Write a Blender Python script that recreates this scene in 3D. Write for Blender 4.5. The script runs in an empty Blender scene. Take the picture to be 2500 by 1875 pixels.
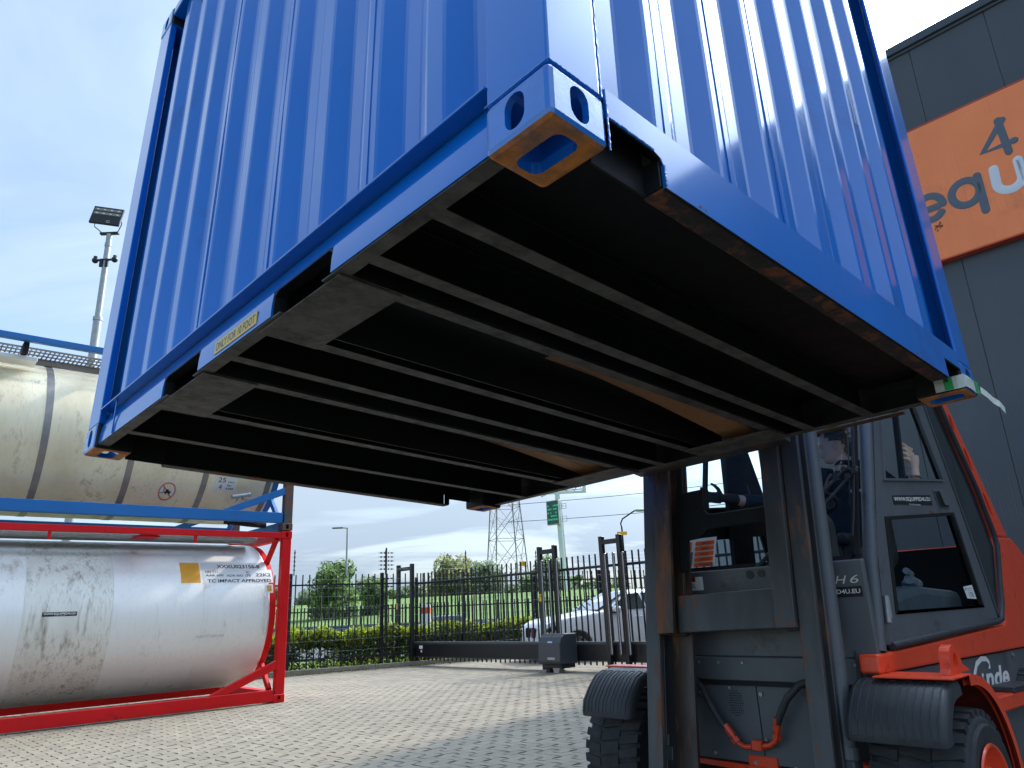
import bpy, bmesh, math, random
from mathutils import Vector, Matrix, Euler
PI = math.pi
scene = bpy.context.scene
COL = scene.collection
random.seed(7)

# ------------------------------------------------------------------ camera
PITCH, ROLL, EYE = 0.303712, -0.044183, 1.2
cam_d = bpy.data.cameras.new('camera')
cam = bpy.data.objects.new('camera', cam_d)
COL.objects.link(cam)
cam_d.sensor_width = 36.0
cam_d.lens = 36.0 * 1761.05 / 2500.0
cam_d.clip_start = 0.05
cam_d.clip_end = 3000
_f = Vector((0, math.cos(PITCH), math.sin(PITCH)))
_u = Vector((0, -math.sin(PITCH), math.cos(PITCH)))
_r = Vector((1, 0, 0))
_c, _s = math.cos(ROLL), math.sin(ROLL)
_r2 = _r * _c + _u * _s
_u2 = _u * _c - _r * _s
cam.matrix_world = Matrix(((_r2.x, _u2.x, -_f.x, 0), (_r2.y, _u2.y, -_f.y, 0), (_r2.z, _u2.z, -_f.z, EYE), (0, 0, 0, 1)))
scene.camera = cam

# ------------------------------------------------------------------ frames
YAW = 0.765557
FO = Vector((0.089966, 1.076623, 0))
FW = Matrix.Translation(FO) @ Matrix.Rotation(YAW, 4, 'Z')            # truck and yard frame (u, v, z)
CW = Matrix.Translation(Vector((0.089966, 1.076623, 2.042755))) @ (Matrix.Rotation(YAW, 4, 'Z') @ Matrix.Rotation(0.0483037, 4, 'Y') @ Matrix.Rotation(-0.0285507, 4, 'X'))
MW = Matrix.Translation(Vector((2.0913846, 2.9605605, 0.9091311))) @ (Matrix.Rotation(YAW, 4, 'Z') @ Matrix.Rotation(0.1633037, 4, 'Y') @ Matrix.Rotation(-0.0285507, 4, 'X'))     # mast frame, leaning back
TW = Matrix.Translation(Vector((-3.716779, 12.01354, 0))) @ Matrix.Rotation(0.723655, 4, 'Z')   # tank container frame
ID = Matrix.Identity(4)

# ------------------------------------------------------------------ sun, sky, exposure
SUN_EL = math.radians(42)
SUN_AZ = PI / 2 - YAW - math.radians(2)        # clockwise from +Y
sdir = Vector((math.sin(SUN_AZ) * math.cos(SUN_EL), math.cos(SUN_AZ) * math.cos(SUN_EL), math.sin(SUN_EL)))
sun_d = bpy.data.lights.new('sun', 'SUN')
sun_d.energy = 1.8
sun_d.angle = math.radians(2.0)
sun_d.color = (1.0, 0.90, 0.76)
sun = bpy.data.objects.new('sun', sun_d)
COL.objects.link(sun)
sun.rotation_euler = sdir.to_track_quat('Z', 'Y').to_euler()
sun.location = (0, 0, 30)

world = bpy.data.worlds.new('World')
scene.world = world
world.use_nodes = True
nt = world.node_tree
nt.nodes.clear()
def wn(t, **k):
    n = nt.nodes.new(t)
    for a, b in k.items():
        setattr(n, a, b)
    return n
def wl(a, b):
    nt.links.new(a, b)
out = wn('ShaderNodeOutputWorld')
bg = wn('ShaderNodeBackground')
bg.inputs['Strength'].default_value = 0.13
sky = wn('ShaderNodeTexSky', sky_type='NISHITA')
sky.sun_disc = False
sky.sun_elevation = SUN_EL
sky.sun_rotation = SUN_AZ
sky.air_density = 1.0
sky.dust_density = 1.2
sky.ozone_density = 1.6
tc = wn('ShaderNodeTexCoord')
sep = wn('ShaderNodeSeparateXYZ')
wl(tc.outputs['Generated'], sep.inputs[0])
def wmath(op, a, b=None, clamp=False):
    n = wn('ShaderNodeMath', operation=op, use_clamp=clamp)
    for i, v in enumerate((a, b)):
        if v is None: continue
        if isinstance(v, (int, float)): n.inputs[i].default_value = v
        else: wl(v, n.inputs[i])
    return n.outputs[0]
den = wmath('ADD', wmath('MAXIMUM', sep.outputs['Z'], 0.0), 0.22)
px = wmath('DIVIDE', sep.outputs['X'], den)
py = wmath('DIVIDE', sep.outputs['Y'], den)
comb = wn('ShaderNodeCombineXYZ')
wl(px, comb.inputs[0]); wl(py, comb.inputs[1])
mp = wn('ShaderNodeMapping')
mp.inputs['Rotation'].default_value = (0, 0, 0.6)
mp.inputs['Scale'].default_value = (0.55, 1.0, 1)
mp.inputs['Location'].default_value = (3.1, 1.4, 0)
wl(comb.outputs[0], mp.inputs[0])
nz = wn('ShaderNodeTexNoise')
nz.inputs['Scale'].default_value = 1.5
nz.inputs['Detail'].default_value = 7
nz.inputs['Roughness'].default_value = 0.52
nz.inputs['Distortion'].default_value = 0.5
wl(mp.outputs[0], nz.inputs['Vector'])
ramp = wn('ShaderNodeValToRGB')
ramp.color_ramp.elements[0].position = 0.40
ramp.color_ramp.elements[1].position = 0.60
wl(nz.outputs['Fac'], ramp.inputs[0])
# clouds brighten towards the sun
dotn = wn('ShaderNodeVectorMath', operation='DOT_PRODUCT')
dotn.inputs[1].default_value = sdir
wl(tc.outputs['Generated'], dotn.inputs[0])
d1 = wmath('POWER', wmath('MAXIMUM', dotn.outputs['Value'], 0.0), 12.0)
hi = wmath('MULTIPLY', wmath('POWER', wmath('MAXIMUM', sep.outputs['Z'], 0.0), 0.7), 3.5)
bright = wmath('ADD', wmath('ADD', wmath('MULTIPLY', d1, 60.0), hi), 1.95)
cc = wn('ShaderNodeMix', data_type='RGBA', blend_type='MULTIPLY')
cc.inputs[0].default_value = 1.0
cc.inputs[6].default_value = (0.76, 0.94, 1.16, 1)
cb = wn('ShaderNodeCombineXYZ')
for i in range(3): wl(bright, cb.inputs[i])
wl(cb.outputs[0], cc.inputs[7])
cover = wmath('ADD', wmath('MULTIPLY', ramp.outputs[0], 0.72), 0.26, clamp=True)
# the sky opens up to clear blue away from the sun
side = wn('ShaderNodeMapRange'); side.inputs[1].default_value = -0.1; side.inputs[2].default_value = 0.40; side.inputs[3].default_value = 0.12; side.inputs[4].default_value = 1.0
wl(dotn.outputs['Value'], side.inputs[0])
cover = wmath('MULTIPLY', cover, side.outputs[0])
low = wmath('SUBTRACT', 1.0, wmath('MULTIPLY', wmath('MAXIMUM', sep.outputs['Z'], 0.0), 3.2), clamp=True)
cover = wmath('ADD', wmath('ADD', cover, wmath('MULTIPLY', low, 0.6)), wmath('MULTIPLY', d1, 0.5), clamp=True)
mx = wn('ShaderNodeMix', data_type='RGBA')
wl(cover, mx.inputs[0])
wl(sky.outputs[0], mx.inputs[6])
wl(cc.outputs[2], mx.inputs[7])
wl(mx.outputs[2], bg.inputs['Color'])
wl(bg.outputs[0], out.inputs[0])

scene.view_settings.view_transform = 'Standard'
scene.view_settings.look = 'None'
scene.view_settings.gamma = 1
scene.view_settings.use_curve_mapping = False
scene.view_settings.exposure = 1.08
scene.render.engine = 'CYCLES'

# ------------------------------------------------------------------ helpers
PW = {}
def link(o, parent=None):
    COL.objects.link(o)
    if parent is not None:
        o.parent = parent
    return o
def tag(o, label=None, cat=None, group=None, kind=None):
    if label: o['label'] = label
    if cat: o['category'] = cat
    if group: o['group'] = group
    if kind: o['kind'] = kind
    return o
def thing(name, label, cat, W=ID, loc=(0, 0, 0), group=None, rotz=0.0):
    o = bpy.data.objects.new(name, None)
    o.empty_display_size = 0.2
    m = W @ Matrix.Translation(Vector(loc)) @ Matrix.Rotation(rotz, 4, 'Z')
    o.matrix_world = m
    PW[o.name] = m.copy()
    link(o)
    return tag(o, label, cat, group)

class MB:
    def __init__(s):
        s.v = []; s.f = []; s.mi = []; s.cur = 0
    def add(s, vs, fs):
        n = len(s.v)
        s.v += [Vector(p) for p in vs]
        for f in fs:
            s.f.append([i + n for i in f]); s.mi.append(s.cur)
        return s
    def box(s, x0, x1, y0, y1, z0, z1, M=None):
        vs = [Vector((x, y, z)) for x in (x0, x1) for y in (y0, y1) for z in (z0, z1)]
        if M is not None: vs = [M @ p for p in vs]
        return s.add(vs, [(0, 1, 3, 2), (4, 6, 7, 5), (0, 4, 5, 1), (2, 3, 7, 6), (0, 2, 6, 4), (1, 5, 7, 3)])
    def prism(s, poly, a0, a1, ax='y', caps=True):
        # poly in the two other axes, in order (x,y,z without ax)
        def P(p, a):
            if ax == 'x': return (a, p[0], p[1])
            if ax == 'y': return (p[0], a, p[1])
            return (p[0], p[1], a)
        n = len(poly)
        vs = [P(p, a0) for p in poly] + [P(p, a1) for p in poly]
        fs = [(i, (i + 1) % n, (i + 1) % n + n, i + n) for i in range(n)]
        if caps: fs += [tuple(range(n))[::-1], tuple(range(n, 2 * n))]
        return s.add(vs, fs)
    def strip(s, poly, a0, a1, ax='z'):
        def P(p, a):
            if ax == 'x': return (a, p[0], p[1])
            if ax == 'y': return (p[0], a, p[1])
            return (p[0], p[1], a)
        n = len(poly)
        return s.add([P(p, a0) for p in poly] + [P(p, a1) for p in poly], [(i, i + 1, i + 1 + n, i + n) for i in range(n - 1)])
    def tube(s, pts, r, n=8, caps=True):
        pts = [Vector(p) for p in pts]
        rs = r if isinstance(r, (list, tuple)) else [r] * len(pts)
        prev = None; base = len(s.v); up = None
        for i, p in enumerate(pts):
            a = pts[max(i - 1, 0)]; b = pts[min(i + 1, len(pts) - 1)]
            t = (b - a).normalized()
            if up is None:
                up = Vector((0, 0, 1)) if abs(t.z) < 0.9 else Vector((1, 0, 0))
            x = t.cross(up)
            if x.length < 1e-6: x = t.cross(Vector((0, 1, 0)))
            x.normalize(); y = x.cross(t).normalized(); up = y
            for k in range(n):
                q = 2 * PI * k / n
                s.v.append(p + (x * math.cos(q) + y * math.sin(q)) * rs[i])
        for i in range(len(pts) - 1):
            for k in range(n):
                a = base + i * n + k; b = base + i * n + (k + 1) % n
                s.f.append([a, b, b + n, a + n]); s.mi.append(s.cur)
        if caps:
            s.f.append([base + k for k in range(n)][::-1]); s.mi.append(s.cur)
            s.f.append([base + (len(pts) - 1) * n + k for k in range(n)]); s.mi.append(s.cur)
        return s
    def lathe(s, prof, c, axis, n=32, a0=0.0, a1=2 * PI):
        # prof: list of (distance along axis, radius)
        c = Vector(c); t = Vector(axis).normalized()
        up = Vector((0, 0, 1)) if abs(t.z) < 0.9 else Vector((1, 0, 0))
        x = t.cross(up).normalized(); y = x.cross(t).normalized()
        full = abs(a1 - a0 - 2 * PI) < 1e-6
        m = n if full else n + 1
        base = len(s.v)
        for d, r in prof:
            for k in range(m):
                q = a0 + (a1 - a0) * k / n
                s.v.append(c + t * d + (x * math.cos(q) + y * math.sin(q)) * max(r, 1e-4))
        for i in range(len(prof) - 1):
            for k in range(n):
                k2 = (k + 1) % m if full else k + 1
                a = base + i * m + k; b = base + i * m + k2
                s.f.append([a, b, b + m, a + m]); s.mi.append(s.cur)
        return s
    def sphere(s, c, r, n=12, sc=(1, 1, 1)):
        c = Vector(c); vs = []; fs = []
        for i in range(n + 1):
            th = PI * i / n
            for k in range(2 * n):
                ph = PI * k / n
                vs.append((c.x + r * sc[0] * math.sin(th) * math.cos(ph), c.y + r * sc[1] * math.sin(th) * math.sin(ph), c.z + r * sc[2] * math.cos(th)))
        for i in range(n):
            for k in range(2 * n):
                a = i * 2 * n + k; b = i * 2 * n + (k + 1) % (2 * n)
                fs.append((a, b, b + 2 * n, a + 2 * n))
        return s.add(vs, fs)
    def mesh(s, name, mats, L=ID, bevel=0.0, smooth=30, seg=1):
        me = bpy.data.meshes.new(name)
        bm = bmesh.new()
        bv = [bm.verts.new(L @ p) for p in s.v]
        for f, mi in zip(s.f, s.mi):
            if len(set(f)) < 3: continue
            try:
                fc = bm.faces.new([bv[i] for i in f]); fc.material_index = mi
            except ValueError:
                pass
        bmesh.ops.remove_doubles(bm, verts=bm.verts, dist=2e-5)
        bmesh.ops.recalc_face_normals(bm, faces=bm.faces)
        if bevel:
            es = [e for e in bm.edges if len(e.link_faces) == 2 and e.calc_face_angle(0) > math.radians(35)]
            bmesh.ops.bevel(bm, geom=es, offset=bevel, segments=seg, profile=0.5, affect='EDGES', clamp_overlap=True)
        if smooth:
            for f in bm.faces: f.smooth = not bevel
            for e in bm.edges:
                if len(e.link_faces) == 2 and e.calc_face_angle(0) > math.radians(smooth): e.smooth = False
        bm.to_mesh(me); bm.free()
        for m in (mats if isinstance(mats, (list, tuple)) else [mats]): me.materials.append(m)
        return me
    def build(s, name, mats, parent=None, W=ID, org=None, **k):
        if parent is not None:
            L = PW[parent.name].inverted() @ W
            me = s.mesh(name, mats, L, **k)
            o = bpy.data.objects.new(name, me)
            link(o, parent)
            PW[o.name] = PW[parent.name]
        else:
            O = Matrix.Translation(W @ Vector(org)) if org is not None else ID
            me = s.mesh(name, mats, O.inverted() @ W, **k)
            o = bpy.data.objects.new(name, me)
            o.matrix_world = O
            link(o)
            PW[o.name] = O
        return o
def inst(name, me, parent, M=ID):
    """another object with the same mesh under PARENT, placed by M in the parent's frame"""
    o = bpy.data.objects.new(name, me)
    o.matrix_local = M
    link(o, parent)
    PW[o.name] = PW[parent.name] @ M if parent is not None else M
    return o

# ------------------------------------------------------------------ materials
MATS = {}
def P(name, col, rough=0.5, metal=0.0, var=0.10, vs=3.0, bump=0.0, bs=60.0, coat=0.0, coatr=0.1, rust=0.0, rs=4.0, rcol=(0.16, 0.05, 0.018),
      dirt=0.0, dcol=(0.05, 0.045, 0.035), ds=2.0, stretch=(1, 1, 1), isl=0.0, rvar=0.1, spec=0.5, hue=None, trans=0.0, alpha=1.0, emit=None, estr=0.0, ior=1.45, bdist=0.01, big=None, streak=None):
    if name in MATS: return MATS[name]
    m = bpy.data.materials.new(name); m.use_nodes = True
    t = m.node_tree; N = t.nodes; b = N['Principled BSDF']
    def lk(a, c): t.links.new(a, c)
    tcn = N.new('ShaderNodeTexCoord')
    mpn = N.new('ShaderNodeMapping'); mpn.inputs['Scale'].default_value = stretch
    lk(tcn.outputs['Object'], mpn.inputs[0])
    vec = mpn.outputs[0]
    def noise(sc, det=5, ro=0.6):
        n = N.new('ShaderNodeTexNoise'); n.inputs['Scale'].default_value = sc; n.inputs['Detail'].default_value = det; n.inputs['Roughness'].default_value = ro
        lk(vec, n.inputs['Vector']); return n.outputs['Fac']
    def rng(v, a, c, d=0.0, e=1.0):
        n = N.new('ShaderNodeMapRange'); n.inputs[1].default_value = a; n.inputs[2].default_value = c; n.inputs[3].default_value = d; n.inputs[4].default_value = e
        lk(v, n.inputs[0]); return n.outputs[0]
    def mix(fac, A, B, bl='MIX'):
        n = N.new('ShaderNodeMix'); n.data_type = 'RGBA'; n.blend_type = bl
        for i, x in ((0, fac), (6, A), (7, B)):
            if isinstance(x, (int, float)): n.inputs[i].default_value = x
            elif isinstance(x, tuple): n.inputs[i].default_value = (*x[:3], 1)
            else: lk(x, n.inputs[i])
        return n.outputs[2]
    c = tuple(col)
    n1 = noise(vs)
    cur = mix(rng(n1, 0.3, 0.7), tuple(x * (1 - var) for x in c), tuple(min(1, x * (1 + var)) for x in (hue or c)))
    if isl:
        g = N.new('ShaderNodeNewGeometry'); oi = N.new('ShaderNodeObjectInfo')
        ad = N.new('ShaderNodeMath'); ad.operation = 'ADD'; lk(g.outputs['Random Per Island'], ad.inputs[0]); lk(oi.outputs['Random'], ad.inputs[1])
        fr = N.new('ShaderNodeMath'); fr.operation = 'FRACT'; lk(ad.outputs[0], fr.inputs[0])
        s = rng(fr.outputs[0], 0, 1, 1 - isl, 1 + isl)
        cx = N.new('ShaderNodeCombineXYZ')
        for i in range(3): lk(s, cx.inputs[i])
        cur = mix(1.0, cur, cx.outputs[0], 'MULTIPLY')
    rsock = None
    if streak:      # fine vertical run marks: (strength, colour)
        mp2 = N.new('ShaderNodeMapping'); mp2.inputs['Scale'].default_value = (38, 38, 0.7); lk(tcn.outputs['Object'], mp2.inputs[0])
        sn = N.new('ShaderNodeTexNoise'); sn.inputs['Scale'].default_value = 1.0; sn.inputs['Detail'].default_value = 4; lk(mp2.outputs[0], sn.inputs['Vector'])
        sm_ = N.new('ShaderNodeMath'); sm_.operation = 'MULTIPLY'; lk(rng(sn.outputs['Fac'], 0.52, 0.75, 0, streak[0]), sm_.inputs[0]); lk(rng(noise(1.1, 3), 0.35, 0.65), sm_.inputs[1])
        cur = mix(sm_.outputs[0], cur, streak[1])
    if big:         # large stains laid out in the yard: (scale, strength, colour)
        gg = N.new('ShaderNodeNewGeometry'); bnn = N.new('ShaderNodeTexNoise'); bnn.inputs['Scale'].default_value = big[0]; bnn.inputs['Detail'].default_value = 6; bnn.inputs['Roughness'].default_value = 0.65
        lk(gg.outputs['Position'], bnn.inputs['Vector']); cur = mix(rng(bnn.outputs['Fac'], 0.42, 0.68, 0, big[1]), cur, big[2])
    if dirt:
        dn = rng(noise(ds, 8, 0.7), 0.62 - dirt * 0.35, 0.72)
        cur = mix(dn, cur, dcol)
    if rust:
        rn = rng(noise(rs, 9, 0.72), 0.66 - rust * 0.3, 0.70 - rust * 0.25)
        cur = mix(rn, cur, mix(noise(rs * 5), rcol, tuple(x * 2.2 for x in rcol)))
        rsock = rn
    lk(cur, b.inputs['Base Color'])
    r0 = rng(noise(vs * 2.3), 0.3, 0.7, max(0.02, rough - rvar), min(1, rough + rvar))
    if rsock is not None:
        mr = N.new('ShaderNodeMix'); lk(rsock, mr.inputs[0]); lk(r0, mr.inputs[2]); mr.inputs[3].default_value = 0.85
        r0 = mr.outputs[0]
        mm = rng(rsock, 0, 1, metal, 0.0); lk(mm, b.inputs['Metallic'])
    else:
        b.inputs['Metallic'].default_value = metal
    lk(r0, b.inputs['Roughness'])
    b.inputs['Specular IOR Level'].default_value = spec
    b.inputs['IOR'].default_value = ior
    if coat:
        b.inputs['Coat Weight'].default_value = coat; b.inputs['Coat IOR'].default_value = 1.5; b.inputs['Coat Roughness'].default_value = coatr
    if bump:
        bn = N.new('ShaderNodeBump'); bn.inputs['Strength'].default_value = bump; bn.inputs['Distance'].default_value = bdist
        h = noise(bs, 4)
        lk(h, bn.inputs['Height']); lk(bn.outputs[0], b.inputs['Normal'])
    if trans: b.inputs['Transmission Weight'].default_value = trans
    if alpha < 1: b.inputs['Alpha'].default_value = alpha
    if emit:
        b.inputs['Emission Color'].default_value = (*emit, 1); b.inputs['Emission Strength'].default_value = estr
    MATS[name] = m
    return m
def glass(name, tint=(0.9, 0.95, 0.95), refl=0.05):
    """thin pane: mostly see-through, a little reflective"""
    m = bpy.data.materials.new(name); m.use_nodes = True
    t = m.node_tree; N = t.nodes; N.clear()
    o = N.new('ShaderNodeOutputMaterial'); a = N.new('ShaderNodeBsdfTransparent'); a.inputs[0].default_value = (*tint, 1)
    g = N.new('ShaderNodeBsdfGlossy'); g.inputs['Roughness'].default_value = 0.03
    lw = N.new('ShaderNodeLayerWeight'); lw.inputs[0].default_value = 0.5
    pw_ = N.new('ShaderNodeMath'); pw_.operation = 'POWER'; pw_.inputs[1].default_value = 4.0
    fr = N.new('ShaderNodeMath'); fr.operation = 'MULTIPLY_ADD'; fr.inputs[1].default_value = 0.015; fr.inputs[2].default_value = refl
    t.links.new(lw.outputs['Facing'], pw_.inputs[0]); t.links.new(pw_.outputs[0], fr.inputs[0])
    mx = N.new('ShaderNodeMixShader')
    t.links.new(fr.outputs[0], mx.inputs[0]); t.links.new(a.outputs[0], mx.inputs[1]); t.links.new(g.outputs[0], mx.inputs[2])
    t.links.new(mx.outputs[0], o.inputs[0])
    MATS[name] = m
    return m

BLUE = (0.003, 0.160, 0.60)
m_blue = P('blue_paint', BLUE, 0.42, var=0.05, vs=1.3, bump=0.02, bs=45, bdist=0.003, coat=1.0, coatr=0.10, dirt=0.10, ds=1.7, dcol=(0.015, 0.11, 0.42), rvar=0.05, spec=0.05, rust=-0.22, rs=7, rcol=(0.09, 0.035, 0.015))
m_blue_r = P('blue_paint_streaked', BLUE, 0.42, var=0.05, vs=1.3, bump=0.02, bs=45, bdist=0.003, coat=1.0, coatr=0.10, dirt=0.10, ds=1.7, dcol=(0.015, 0.11, 0.42), rvar=0.05, spec=0.05, rust=-0.22, rs=7, rcol=(0.09, 0.035, 0.015), streak=(0.35, (0.06, 0.20, 0.55)))
m_blue_c = P('blue_casting', BLUE, 0.35, var=0.10, vs=9, bump=0.25, bs=38, bdist=0.004, coat=1.0, coatr=0.15, rust=0.12, rs=14)
m_rustb = P('worn_rusty_underside', (0.70, 0.25, 0.045), 0.7, var=0.35, vs=14, bump=0.35, bs=40, dirt=0.45, ds=9, dcol=(0.07, 0.11, 0.16))
m_black = P('black_underbody', (0.004, 0.0045, 0.006), 0.6, var=0.3, vs=4, bump=0.25, bs=22, bdist=0.004)
m_blackg = P('black_floor_coating', (0.003, 0.0035, 0.005), 0.6, var=0.3, vs=4, bump=0.2, bs=14)
m_grey_u = P('weathered_black_flange', (0.105, 0.098, 0.090), 0.6, var=0.40, vs=13, bump=0.6, bs=34, bdist=0.006, dirt=0.42, ds=9, dcol=(0.015, 0.015, 0.015))
m_rail_u = P('rusty_dark_flange', (0.035, 0.030, 0.030), 0.6, var=0.3, vs=9, bump=0.5, bs=30, rust=0.5, rs=9, rcol=(0.13, 0.045, 0.02))
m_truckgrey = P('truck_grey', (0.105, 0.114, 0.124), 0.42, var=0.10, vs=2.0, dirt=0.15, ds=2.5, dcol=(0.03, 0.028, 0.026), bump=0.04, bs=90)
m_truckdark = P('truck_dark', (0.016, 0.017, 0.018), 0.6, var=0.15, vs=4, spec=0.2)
m_mast = P('mast_steel', (0.066, 0.068, 0.070), 0.42, metal=0.25, var=0.25, vs=6, rust=0.38, rs=6, rcol=(0.11, 0.05, 0.028), stretch=(1, 1, 0.22), bump=0.15, bs=40)
m_mast_in = P('mast_steel_greasy', (0.065, 0.045, 0.035), 0.4, metal=0.1, var=0.4, vs=7, rust=0.55, rs=5, rcol=(0.13, 0.055, 0.028), stretch=(1, 1, 0.15), bump=0.15, bs=40)
m_orange = P('truck_orange', (0.86, 0.075, 0.022), 0.36, var=0.06, vs=3, coat=0.2, dirt=0.10, ds=6, dcol=(0.30, 0.03, 0.012), bump=0.03, bs=60)
m_tyre = P('tyre_rubber', (0.030, 0.031, 0.033), 0.8, var=0.25, vs=8, bump=0.2, bs=40, dirt=0.2, dcol=(0.06, 0.058, 0.052), ds=5)
m_plastic = P('black_plastic', (0.040, 0.043, 0.047), 0.55, var=0.15, vs=6, bump=0.1, bs=120, dirt=0.15, dcol=(0.06, 0.058, 0.055), ds=7)
m_forkw = P('fork_worn', (0.46, 0.22, 0.10), 0.55, metal=0.2, var=0.4, vs=9, stretch=(0.15, 1, 1), dirt=0.35, ds=9, dcol=(0.05, 0.035, 0.025), bump=0.2, bs=30)
m_white = P('white_print', (0.80, 0.80, 0.78), 0.5, var=0.03)
m_blackp = P('black_print', (0.012, 0.012, 0.013), 0.5, var=0.05)
m_yellow = P('yellow_sticker', (0.75, 0.52, 0.12), 0.5, var=0.08)
m_signor = P('sign_orange', (0.98, 0.25, 0.08), 0.5, var=0.06, vs=1.5, dirt=0.1, ds=0.9, dcol=(0.75, 0.20, 0.07), streak=(0.35, (0.62, 0.17, 0.07)))
m_signgrey = P('sign_grey', (0.10, 0.12, 0.145), 0.5, var=0.04)
m_clad = P('cladding_grey', (0.063, 0.069, 0.075), 0.38, metal=0.0, var=0.08, vs=0.6, bump=0.03, bs=2.0, bdist=0.03, streak=(0.25, (0.10, 0.115, 0.13)))
m_cladtrim = P('trim_grey', (0.055, 0.066, 0.078), 0.35, var=0.05)
m_galv = P('galvanised', (0.36, 0.37, 0.37), 0.45, metal=0.5, var=0.15, vs=12)
m_fence = P('fence_black', (0.010, 0.012, 0.013), 0.42, var=0.1)
m_gateg = P('gate_grey', (0.05, 0.052, 0.055), 0.35, var=0.08)
m_red = P('frame_red', (0.62, 0.008, 0.010), 0.45, var=0.07, vs=2, spec=0.3, bump=0.05, bs=30, dirt=0.08, dcol=(0.22, 0.01, 0.015), ds=5)
m_fblue = P('frame_blue', (0.012, 0.135, 0.40), 0.42, var=0.08, vs=2, rust=0.12, rs=5, rcol=(0.08, 0.06, 0.035), bump=0.06, bs=30)
m_rustpost = P('rusty_post', (0.05, 0.075, 0.085), 0.65, var=0.3, vs=5, rust=0.75, rs=4.5, rcol=(0.09, 0.042, 0.028), bump=0.3, bs=20)
m_steel = P('tank_steel', (0.86, 0.86, 0.83), 0.34, metal=0.10, var=0.05, vs=1.0, stretch=(1, 1, 0.3), bump=0.05, bs=3.0, bdist=0.02, dirt=0.08, ds=2.2, dcol=(0.45, 0.42, 0.36), streak=(0.25, (0.45, 0.44, 0.40)))
m_steel2 = P('tank_steel_dirty', (0.80, 0.79, 0.72), 0.38, metal=0.08, var=0.08, vs=1.5, stretch=(3.2, 3.2, 0.40), bump=0.05, bs=3.0, bdist=0.02, dirt=0.30, ds=3.0, dcol=(0.26, 0.225, 0.17), streak=(0.75, (0.22, 0.20, 0.16)))
m_cream = P('tank_cream', (0.80, 0.69, 0.46), 0.45, metal=0.1, var=0.12, vs=1.5, stretch=(1.3, 1.3, 0.35), hue=(0.84, 0.77, 0.58), dirt=0.14, ds=3, dcol=(0.42, 0.33, 0.19), bump=0.05, bs=4, streak=(0.4, (0.40, 0.33, 0.21)))
m_band = P('tank_band', (0.27, 0.255, 0.24), 0.4, metal=0.5, var=0.2, vs=4)
m_paver = P('paver', (0.240, 0.204, 0.150), 0.85, var=0.12, vs=2.5, isl=0.10, bump=0.25, bs=70, bdist=0.004, dirt=0.12, ds=1.2, dcol=(0.22, 0.185, 0.13), big=(0.55, 0.55, (0.16, 0.14, 0.105)))
m_joint = P('joint_sand', (0.11, 0.095, 0.07), 0.95, var=0.25, vs=8, bump=0.2, bs=40)
m_concrete = P('concrete', (0.26, 0.24, 0.20), 0.9, var=0.15, vs=6, bump=0.2, bs=30)
m_grass = P('grass', (0.065, 0.12, 0.022), 0.9, var=0.25, vs=1.2, hue=(0.10, 0.15, 0.03), bump=0.6, bs=18, bdist=0.05)
def LEAF(name, c1, c2, isl=0.35, tr=0.45):
    m = bpy.data.materials.new(name); m.use_nodes = True; t = m.node_tree; N = t.nodes; b = N['Principled BSDF']; o = N['Material Output']
    g = N.new('ShaderNodeNewGeometry'); r = N.new('ShaderNodeValToRGB')
    r.color_ramp.elements[0].color = (*[x * (1 - isl) for x in c1], 1); r.color_ramp.elements[1].color = (*[min(1, x * (1 + isl)) for x in c2], 1)
    t.links.new(g.outputs['Random Per Island'], r.inputs[0]); t.links.new(r.outputs[0], b.inputs['Base Color']); b.inputs['Roughness'].default_value = 0.45
    tl_ = N.new('ShaderNodeBsdfTranslucent'); t.links.new(r.outputs[0], tl_.inputs[0]); mx_ = N.new('ShaderNodeMixShader'); mx_.inputs[0].default_value = tr
    t.links.new(b.outputs[0], mx_.inputs[1]); t.links.new(tl_.outputs[0], mx_.inputs[2]); t.links.new(mx_.outputs[0], o.inputs[0]); MATS[name] = m; return m
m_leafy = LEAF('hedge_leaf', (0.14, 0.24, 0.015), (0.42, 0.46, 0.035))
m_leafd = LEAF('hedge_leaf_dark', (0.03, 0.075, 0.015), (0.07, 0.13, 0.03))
m_leaft = LEAF('tree_leaf', (0.12, 0.20, 0.05), (0.22, 0.31, 0.10))
m_leafg = LEAF('tree_leaf_grey', (0.20, 0.25, 0.15), (0.29, 0.34, 0.22))
m_leafo = LEAF('tree_leaf_olive', (0.24, 0.24, 0.08), (0.34, 0.32, 0.12))
m_bark = P('bark', (0.07, 0.055, 0.04), 0.9, var=0.3, vs=5)
m_asph = P('asphalt', (0.06, 0.06, 0.062), 0.85, var=0.15, vs=2)
m_skin = P('skin', (0.85, 0.53, 0.39), 0.5, var=0.06, vs=20)
m_hair = P('hair', (0.10, 0.062, 0.035), 0.55, var=0.4, vs=60, stretch=(1, 1, 0.3), bump=0.4, bs=120)
m_cloth = P('navy_cloth', (0.020, 0.026, 0.038), 0.85, var=0.2, vs=12, bump=0.4, bs=9, bdist=0.02)
m_glove = P('grey_glove', (0.035, 0.036, 0.038), 0.8, var=0.2, vs=30)
m_seat = P('seat_grey', (0.13, 0.13, 0.115), 0.7, var=0.1, vs=8)
m_carw = P('car_white', (0.86, 0.86, 0.86), 0.25, var=0.02, coat=0.6, coatr=0.05)
m_darkgl = P('dark_glass', (0.015, 0.02, 0.022), 0.05, var=0.05, coat=0.5, coatr=0.02)
m_carglass = P('windscreen_glass', (0.06, 0.085, 0.085), 0.05, var=0.05, coat=1.0, coatr=0.02)
m_alu = P('alloy', (0.5, 0.5, 0.5), 0.3, metal=0.8, var=0.05)
m_redp = P('red_print', (0.6, 0.03, 0.03), 0.5, var=0.03)
m_glass = glass('cab_glass', (0.93, 0.96, 0.96), 0.004)
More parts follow.
